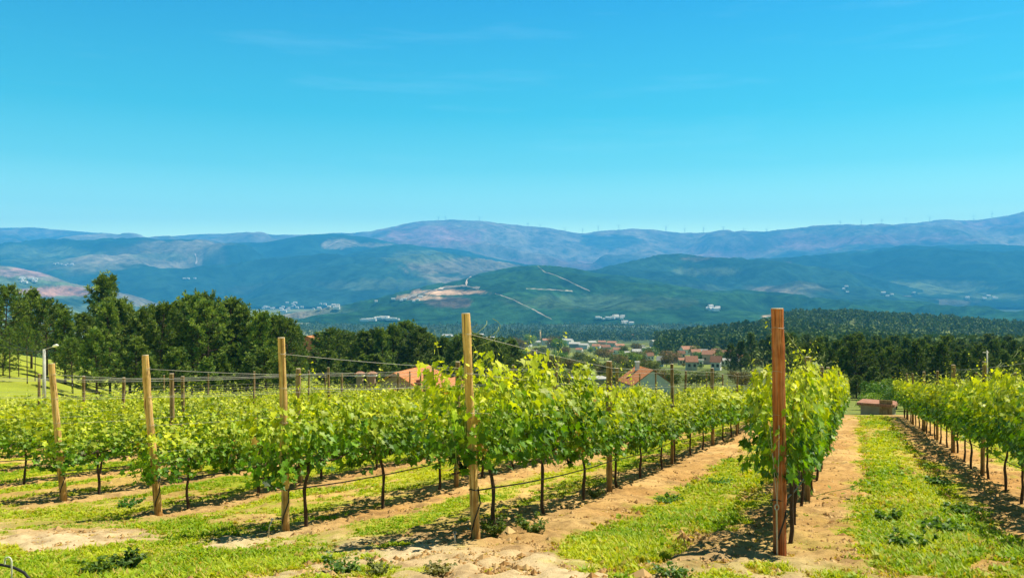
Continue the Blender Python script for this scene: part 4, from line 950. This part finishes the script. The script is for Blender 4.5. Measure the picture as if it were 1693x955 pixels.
# anchor rod and wires in front of the reddish post
Y = 8.42
e = empty('anchor_rod', (P(1285, Y), Y, float(zg(P(1285, Y), Y))), 0, 'steel anchor rod with tensioning wires in front of the reddish post', 'anchor rod')
mb = MB(); z0 = zpx(918, Y) - e.location.z; z1 = zpx(842, Y) - e.location.z
tube(mb, [(0, 0, z0 - .2), (-.006, 0, z1)], .009, 7); a = np.linspace(0, 6.28, 14); tube(mb, np.c_[np.cos(a) * .02 - .004, 0 * a, z1 + .025 + np.sin(a) * .028], .006, 5, 0, None, False)
mb.build('rod', M['steel'], e)
for dx in (-.045, .05):
    mb = MB(); tube(mb, [(0, 0, z1 + .04), (dx * .6, .05, z1 + .5), (dx, .1, zpx(705, Y) - e.location.z)], .0035, 4); mb.build('wire', M['wire'], e)
for (px, py, top, Y, lb, lean) in ((752, 908, 880, 8.9, 'short steel stake in the bare soil by the middle post', .0), (443, 890, 858, 10.4, 'thin bent wire stake left of the knotty post', .05), (607, 0, 0, 0, '', 0)):
    if not lb: continue
    X = P(px, Y); z = float(zg(X, Y)); h = max(.15, zpx(top, Y) - z)
    mb = MB(); tube(mb, [(0, 0, -.1), (lean * .3, 0, h * .6), (lean, .0, h)], .006, 5); a = np.linspace(0, 6, 10); tube(mb, np.c_[lean + np.cos(a) * .015, 0 * a, h + np.sin(a) * .015], .004, 4, 0, None, False)
    o = mb.build('metal_stake', M['steel'], smooth=True); o.location = (X, Y, z); tag(o, lb, 'stake')
# hose end with a pale tie at the lower left corner
Y = 6.5
mb = MB(); pts = [(P(-160, Y), Y + .3, zpx(925, Y)), (P(-60, Y), Y, zpx(929, Y)), (P(2, Y), Y, zpx(933, Y)), (P(22, Y), Y, zpx(937, Y)), (P(40, Y), Y, zpx(946, Y)), (P(58, Y), Y - .05, zpx(957, Y)), (P(90, Y), Y - .15, zpx(985, Y))]
tube(mb, pts, .011, 8); tag(mb.build('irrigation_hose', M['hose'], smooth=True), 'loose end of black hose bending down at the lower left corner', 'hose')
mb = MB(); a = np.linspace(-.3, 3.6, 14); cx = P(16, Y)
lp = np.c_[cx + .027 * np.cos(a), 0 * a + Y - .02, zpx(934, Y) + .03 + .04 * np.sin(a)]
tube(mb, np.vstack([[cx + .034, Y - .02, zpx(1000, Y)], lp[::1]]), .006, 6)
tag(mb.build('hose_tie', M['tie'], smooth=True), 'pale wire loop tied round the black hose at the lower left', 'tie')

# ------------------------------------------------------------------ street lamp with overhead cables, utility pole
Y = 48; X = P(73, Y); zt = zpx(577, Y); z = float(zg(X, Y)); k_ = Y / FPX
e = empty('street_lamp', (X, Y, z), 0, 'grey concrete street lamp with a short arm above the left vines', 'street lamp')
mb = MB(); tube(mb, [(0, 0, -.3), (0, 0, zt - z)], [.12, .075], 10); mb.build('pole', M['concrete'], e, True)
mb = MB(); tube(mb, [(0, 0, zt - z - .15), (0.1, 0, zt - z + .02), (.62, -.1, zt - z + .17)], .022, 6); mb.build('arm', M['steel'], e, True)
mb = MB(); tube(mb, [(.52, -.09, zt - z + .14), (.6, -.1, zt - z + .18), (.78, -.12, zt - z + .23), (.88, -.13, zt - z + .22)], [.03, .075, .085, .03], 8); mb.build('lamp_head', M['lamp'], e, True)
for k, (ya, yb, lb) in enumerate(((578, 581, 'upper overhead cable running left from the street lamp'), (560, 577, 'rising overhead cable behind the street lamp'))):
    mb = MB(); xa, xb = (-200, 73) if k == 0 else (-200, 73)
    t = np.linspace(0, 1, 12); tube(mb, np.c_[P(xa, Y) * (1 - t) + X * t, Y + 10 * (1 - t), zpx(ya, Y) * (1 - t) + (zt - .12 - .1 * k) * t - .25 * 4 * t * (1 - t)], .012, 4)
    tag(mb.build('overhead_cable', M['hose']), lb, 'cable')
for (px, top, base, Y, lb) in ((887, 578, 606, 190, 'pale utility pole with a crossbar below the village tower'), (1632, 579, 640, 42, 'thin pale pole rising above the right vines')):
    X = P(px, Y); z = float(zg(X, Y)); zt = zpx(top, Y)
    e = empty('utility_pole', (X, Y, z), 0, lb, 'pole')
    r = .12 if Y > 100 else .045
    mb = MB(); tube(mb, [(0, 0, -.3), (0, 0, zt - z)], [r, r * .8], 8); mb.build('pole', M['concrete'], e, True)
    mb = MB(); w = .9 if Y > 100 else .22; tube(mb, [(-w, 0, zt - z - .1), (w * .4, 0, zt - z - .1)], r * .5, 6); mb.build('crossbar', M['concrete'], e)

# ------------------------------------------------------------------ grass, weeds, clods
def grass():
    r = np.random.default_rng(99)
    n = 170000
    px = r.uniform(-60, 1753, n); Y = 5.8 + (48 - 5.8) * r.random(n) ** 2.1; X = P(px, Y)
    g = grass_mask(X, Y)
    keep = r.random(n) < np.clip(g, 0.13, 1) ** 1.3
    X, Y, g = X[keep], Y[keep], g[keep]; n = len(X)
    Z = zg(X, Y)
    u = X * NV[0] + Y * NV[1]; v = X * DV[0] + Y * DV[1]
    lane = np.exp(-((u - 0.9) / .7) ** 2) + .7 * np.exp(-((u + 2.0) / .6) ** 2)
    tall = fbm(X * .8, Y * .8, 61, 3)
    H = (0.02 + 0.055 * tall + .03 * lane) * r.uniform(.6, 1.5, n) * (0.5 + .5 * g)
    k = 5; a = r.random((n, k)) * 6.28; sp = (0.035 + .002 * Y)[:, None] * r.random((n, k))
    bx = X[:, None] + np.cos(a) * sp; by = Y[:, None] + np.sin(a) * sp
    a2 = r.random((n, k)) * 6.28; ln = H[:, None] * r.uniform(.5, 1.1, (n, k)); w = (0.0035 + 0.00045 * Y)[:, None] * r.uniform(.7, 1.6, (n, k))
    wide = (r.random((n, 1)) < .16); w = np.where(wide, w * 3.2, w)
    dx, dy = np.cos(a2), np.sin(a2)
    z0 = np.repeat((Z - .012)[:, None], k, 1)
    b1 = np.stack([bx - dy * w, by + dx * w, z0], -1); b2 = np.stack([bx + dy * w, by - dx * w, z0], -1)
    lean = r.uniform(.2, 1.1, (n, k)) * ln
    m1 = np.stack([bx + dx * lean * .35 - dy * w * .8, by + dy * lean * .35 + dx * w * .8, z0 + ln * .65], -1); m2 = np.stack([bx + dx * lean * .35 + dy * w * .8, by + dy * lean * .35 - dx * w * .8, z0 + ln * .65], -1)
    tp = np.stack([bx + dx * lean, by + dy * lean, z0 + ln], -1)
    V = np.stack([b1, b2, m2, m1, tp], 2).reshape(-1, 3); m = n * k
    q = np.arange(m)[:, None] * 5
    t = np.clip(fbm(X * .5, Y * .5, 62, 3) * 1.5 - .35 + r.normal(0, .2, n), 0, 1)[:, None]
    dryn = (np.clip(r.normal(0, 1, n) - .85 + 2.4 * (1 - g), 0, 1) * .9)[:, None]
    C = A([0.20, 0.35, 0.008]) * (1 - t) + A([0.54, 0.57, 0.02]) * t
    C = C * (1 - dryn) + A([0.5, 0.38, 0.1]) * dryn
    mb = MB(); mb.add(V, q + A([[0, 1, 2, 3]]), 0, np.repeat(C, k * 5, 0))
    mb.T.append((q + A([[3, 2, 4]]), 0))
    tag(mb.build('grass', M['grass'], color=True), 'short yellow green grass and weeds between the vine rows', 'grass', None, 'stuff')
grass()
def clods():
    r = np.random.default_rng(98); n = 42000
    px = r.uniform(-60, 1753, n); Y = 5.8 + 26 * r.random(n) ** 1.8; X = P(px, Y); g = grass_mask(X, Y)
    keep = r.random(n) > g * 1.1; X, Y = X[keep], Y[keep]; n = len(X); Z = zg(X, Y)
    s = r.lognormal(-4.35, .55, n)[:, None, None] * (1 + Y[:, None, None] * .02)
    O = A([[1, 0, 0], [-1, 0, 0], [0, 1, 0], [0, -1, 0], [0, 0, .7], [0, 0, -.7]])
    V = np.stack([X, Y, Z + .004], -1)[:, None] + O[None] * s * r.uniform(.6, 1.3, (n, 6, 1))
    F = A([[0, 2, 4], [2, 1, 4], [1, 3, 4], [3, 0, 4], [2, 0, 5], [1, 2, 5], [3, 1, 5], [0, 3, 5]])
    t = r.random((n, 1)); C = A([0.28, 0.15, 0.05]) * (1 - t) + A([0.52, 0.36, 0.17]) * t
    m, nt, out = new_mat('clod_earth'); at = N(nt, 'ShaderNodeAttribute', attribute_name='Col'); bsdf(nt, out, at.outputs['Color'], .95, .1)
    mb = MB(); mb.add(V.reshape(-1, 3), (np.arange(n)[:, None, None] * 6 + F[None]).reshape(-1, 3), 0, np.repeat(C, 6, 0))
    tag(mb.build('soil_clods', m, color=True), 'loose crumbly clods of dry tan soil along the vine rows', 'soil', None, 'stuff')
clods()
def weed(px, py, h, w, n, c0, c1, lb, ls=.035, cat='weed', name='weed_plant'):
    p = None
    t = (CY - py) / FPX; Yv = np.linspace(5.5, 40, 2000); d = zg((px - CX) / FPX * Yv, Yv) - t * Yv; Y = Yv[np.where(d > 0)[0][0]]
    X = P(px, Y); z = float(zg(X, Y)); r = np.random.default_rng(int(px * 7 + py))
    e = empty(name, (X, Y, z), 0, lb, cat, None)
    sb = MB(); pos, nr, tp, sz, cl = [], [], [], [], []
    for k in range(max(6, n // 14)):
        a = r.random() * 6.28; l = r.uniform(.5, 1); q = np.linspace(0, 1, 5)
        st = np.c_[np.cos(a) * w * l * q, np.sin(a) * w * l * q, h * l * np.sin(q * 1.5) * r.uniform(.6, 1.05)]
        tube(sb, st, .0025, 3, 0, None, False)
        for j in range(14):
            s = r.uniform(.2, 1.05); c = A([np.interp(s, q, st[:, i]) for i in range(3)]) + r.normal(0, .012, 3); b = r.random() * 6.28; o = A([math.cos(b), math.sin(b), .1])
            pos.append(c); nr.append(A([0, 0, 1]) + r.normal(0, .5, 3)); tp.append(o); sz.append(ls * r.uniform(.6, 1.3)); tt = r.random(); cl.append(A(c0) * (1 - tt) + A(c1) * tt)
    sb.build('stem', M['shoot'], e)
    V, F, C = leaf_batch(r, A(pos), A(nr), A(tp), A(sz), A(cl), True); fb = MB(); fb.add(V, F, 0, C); fb.build('foliage', M['vine_leaf'], e, color=True)
G1, G2 = (0.04, 0.11, 0.02), (0.13, 0.22, 0.03)
weed(815, 888, .22, .17, 330, (0.06, .12, .02), (.16, .22, .04), 'low leafy weed clump just beside the middle end post')
weed(880, 884, .24, .22, 420, (0.06, .12, .02), (.16, .22, .04), 'rounded leafy weed bush a step away from the middle end post')
weed(983, 824, .2, .18, 300, (0.05, .09, .02), (.12, .17, .03), 'round dark weed by the next post of the middle row', .03)
weed(160, 952, .16, .17, 220, (0.05, .13, .02), (.18, .27, .03), 'dark broad-leaved weed in the grass at the lower left', .045)
weed(210, 940, .18, .22, 300, (0.03, .08, .02), (.12, .2, .03), 'smaller leafy weed right of the dark lower left weed', .04)
weed(565, 948, .13, .2, 260, G1, G2, 'flat weed patch at the bottom edge left of the bare soil', .035)
weed(625, 950, .12, .16, 220, (.1, .13, .03), (.22, .24, .06), 'dry flat weed at the bottom edge beside the bare soil', .03)
weed(725, 950, .10, .16, 200, (.12, .13, .04), (.24, .22, .08), 'small dry weed in the bare soil at the bottom edge', .03)
weed(215, 838, .15, .25, 260, (.03, .12, .015), (.09, .22, .02), 'bright green weed patch between the two leftmost end posts', .04)
weed(1560, 880, .16, .3, 420, G1, (.16, .28, .03), 'broad-leaved green clump in the grass lane at the right', .055)
weed(1505, 905, .15, .28, 380, G1, (.16, .28, .03), 'leafy clump at the front of the right grass lane', .05)
weed(1470, 860, .14, .24, 300, G1, (.14, .25, .03), 'leafy clump on the soil side of the right grass lane', .045)
weed(1590, 850, .15, .24, 300, G1, (.12, .22, .03), 'dark leafy clump on the far side of the right grass lane', .045)
weed(1550, 800, .14, .3, 300, G1, (.16, .28, .03), 'leafy clump halfway along the right grass lane', .05)
weed(1105, 830, .12, .3, 300, (.05, .16, .02), (.16, .3, .03), 'green leafy weeds in the middle of the centre grass lane', .04)
weed(1190, 800, .12, .3, 300, (.05, .16, .02), (.14, .28, .03), 'green leafy weeds at the far end of the centre grass lane', .04)
weed(1110, 952, .1, .2, 200, G1, G2, 'little green weed at the bottom edge below the centre lane', .035)
# fallen shoot lying on the bare soil right of the reddish post
def shoot():
    pts = []
    for (px, py, h) in ((1345, 757, .05), (1370, 758, .12), (1395, 755, .16), (1412, 748, .2), (1425, 735, .3)):
        t = (CY - py) / FPX; Y = 14.2; pts.append((P(px, Y), Y, float(zg(P(px, Y), Y)) + h))
    e = empty('fallen_shoot', pts[0], 0, 'cut green vine shoot lying across the bare soil of the right lane', 'vine shoot')
    b = A(pts) - A(pts[0]); mb = MB(); tube(mb, b, .006, 5); mb.build('stem', M['shoot'], e)
    r = np.random.default_rng(4); n = 9; pos = A([b[int(k * 4.9 / n)] + r.normal(0, .05, 3) for k in range(n)])
    V, F, C = leaf_batch(r, pos, r.normal(0, .5, (n, 3)) + A([0, 0, 1]), r.normal(0, 1, (n, 3)), r.uniform(.07, .12, n), np.tile(A([.14, .26, .03]), (n, 1)), False)
    fb = MB(); fb.add(V, F, 0, C); fb.build('foliage', M['vine_leaf'], e, color=True)
shoot()
for o in [x for pr in PINES + PINED + BUSH + [SPARSE] for x in pr]: bpy.data.objects.remove(o)

# ------------------------------------------------------------------ haze
mb = MB(); box(mb, (0, 7450, 555), (26000, 15100, 1400))
m, nt, out = new_mat('haze_air')
pv = nt.nodes.new('ShaderNodeVolumePrincipled'); pv.inputs['Color'].default_value = (0.065, 0.45, 1.0, 1); pv.inputs['Density'].default_value = 1.1e-4; pv.inputs['Anisotropy'].default_value = 0.0
L(nt, pv.outputs[0], out.inputs['Volume'])
hz = mb.build('haze', m); tag(hz, 'thin blue haze filling the valley', 'haze', None, 'stuff')
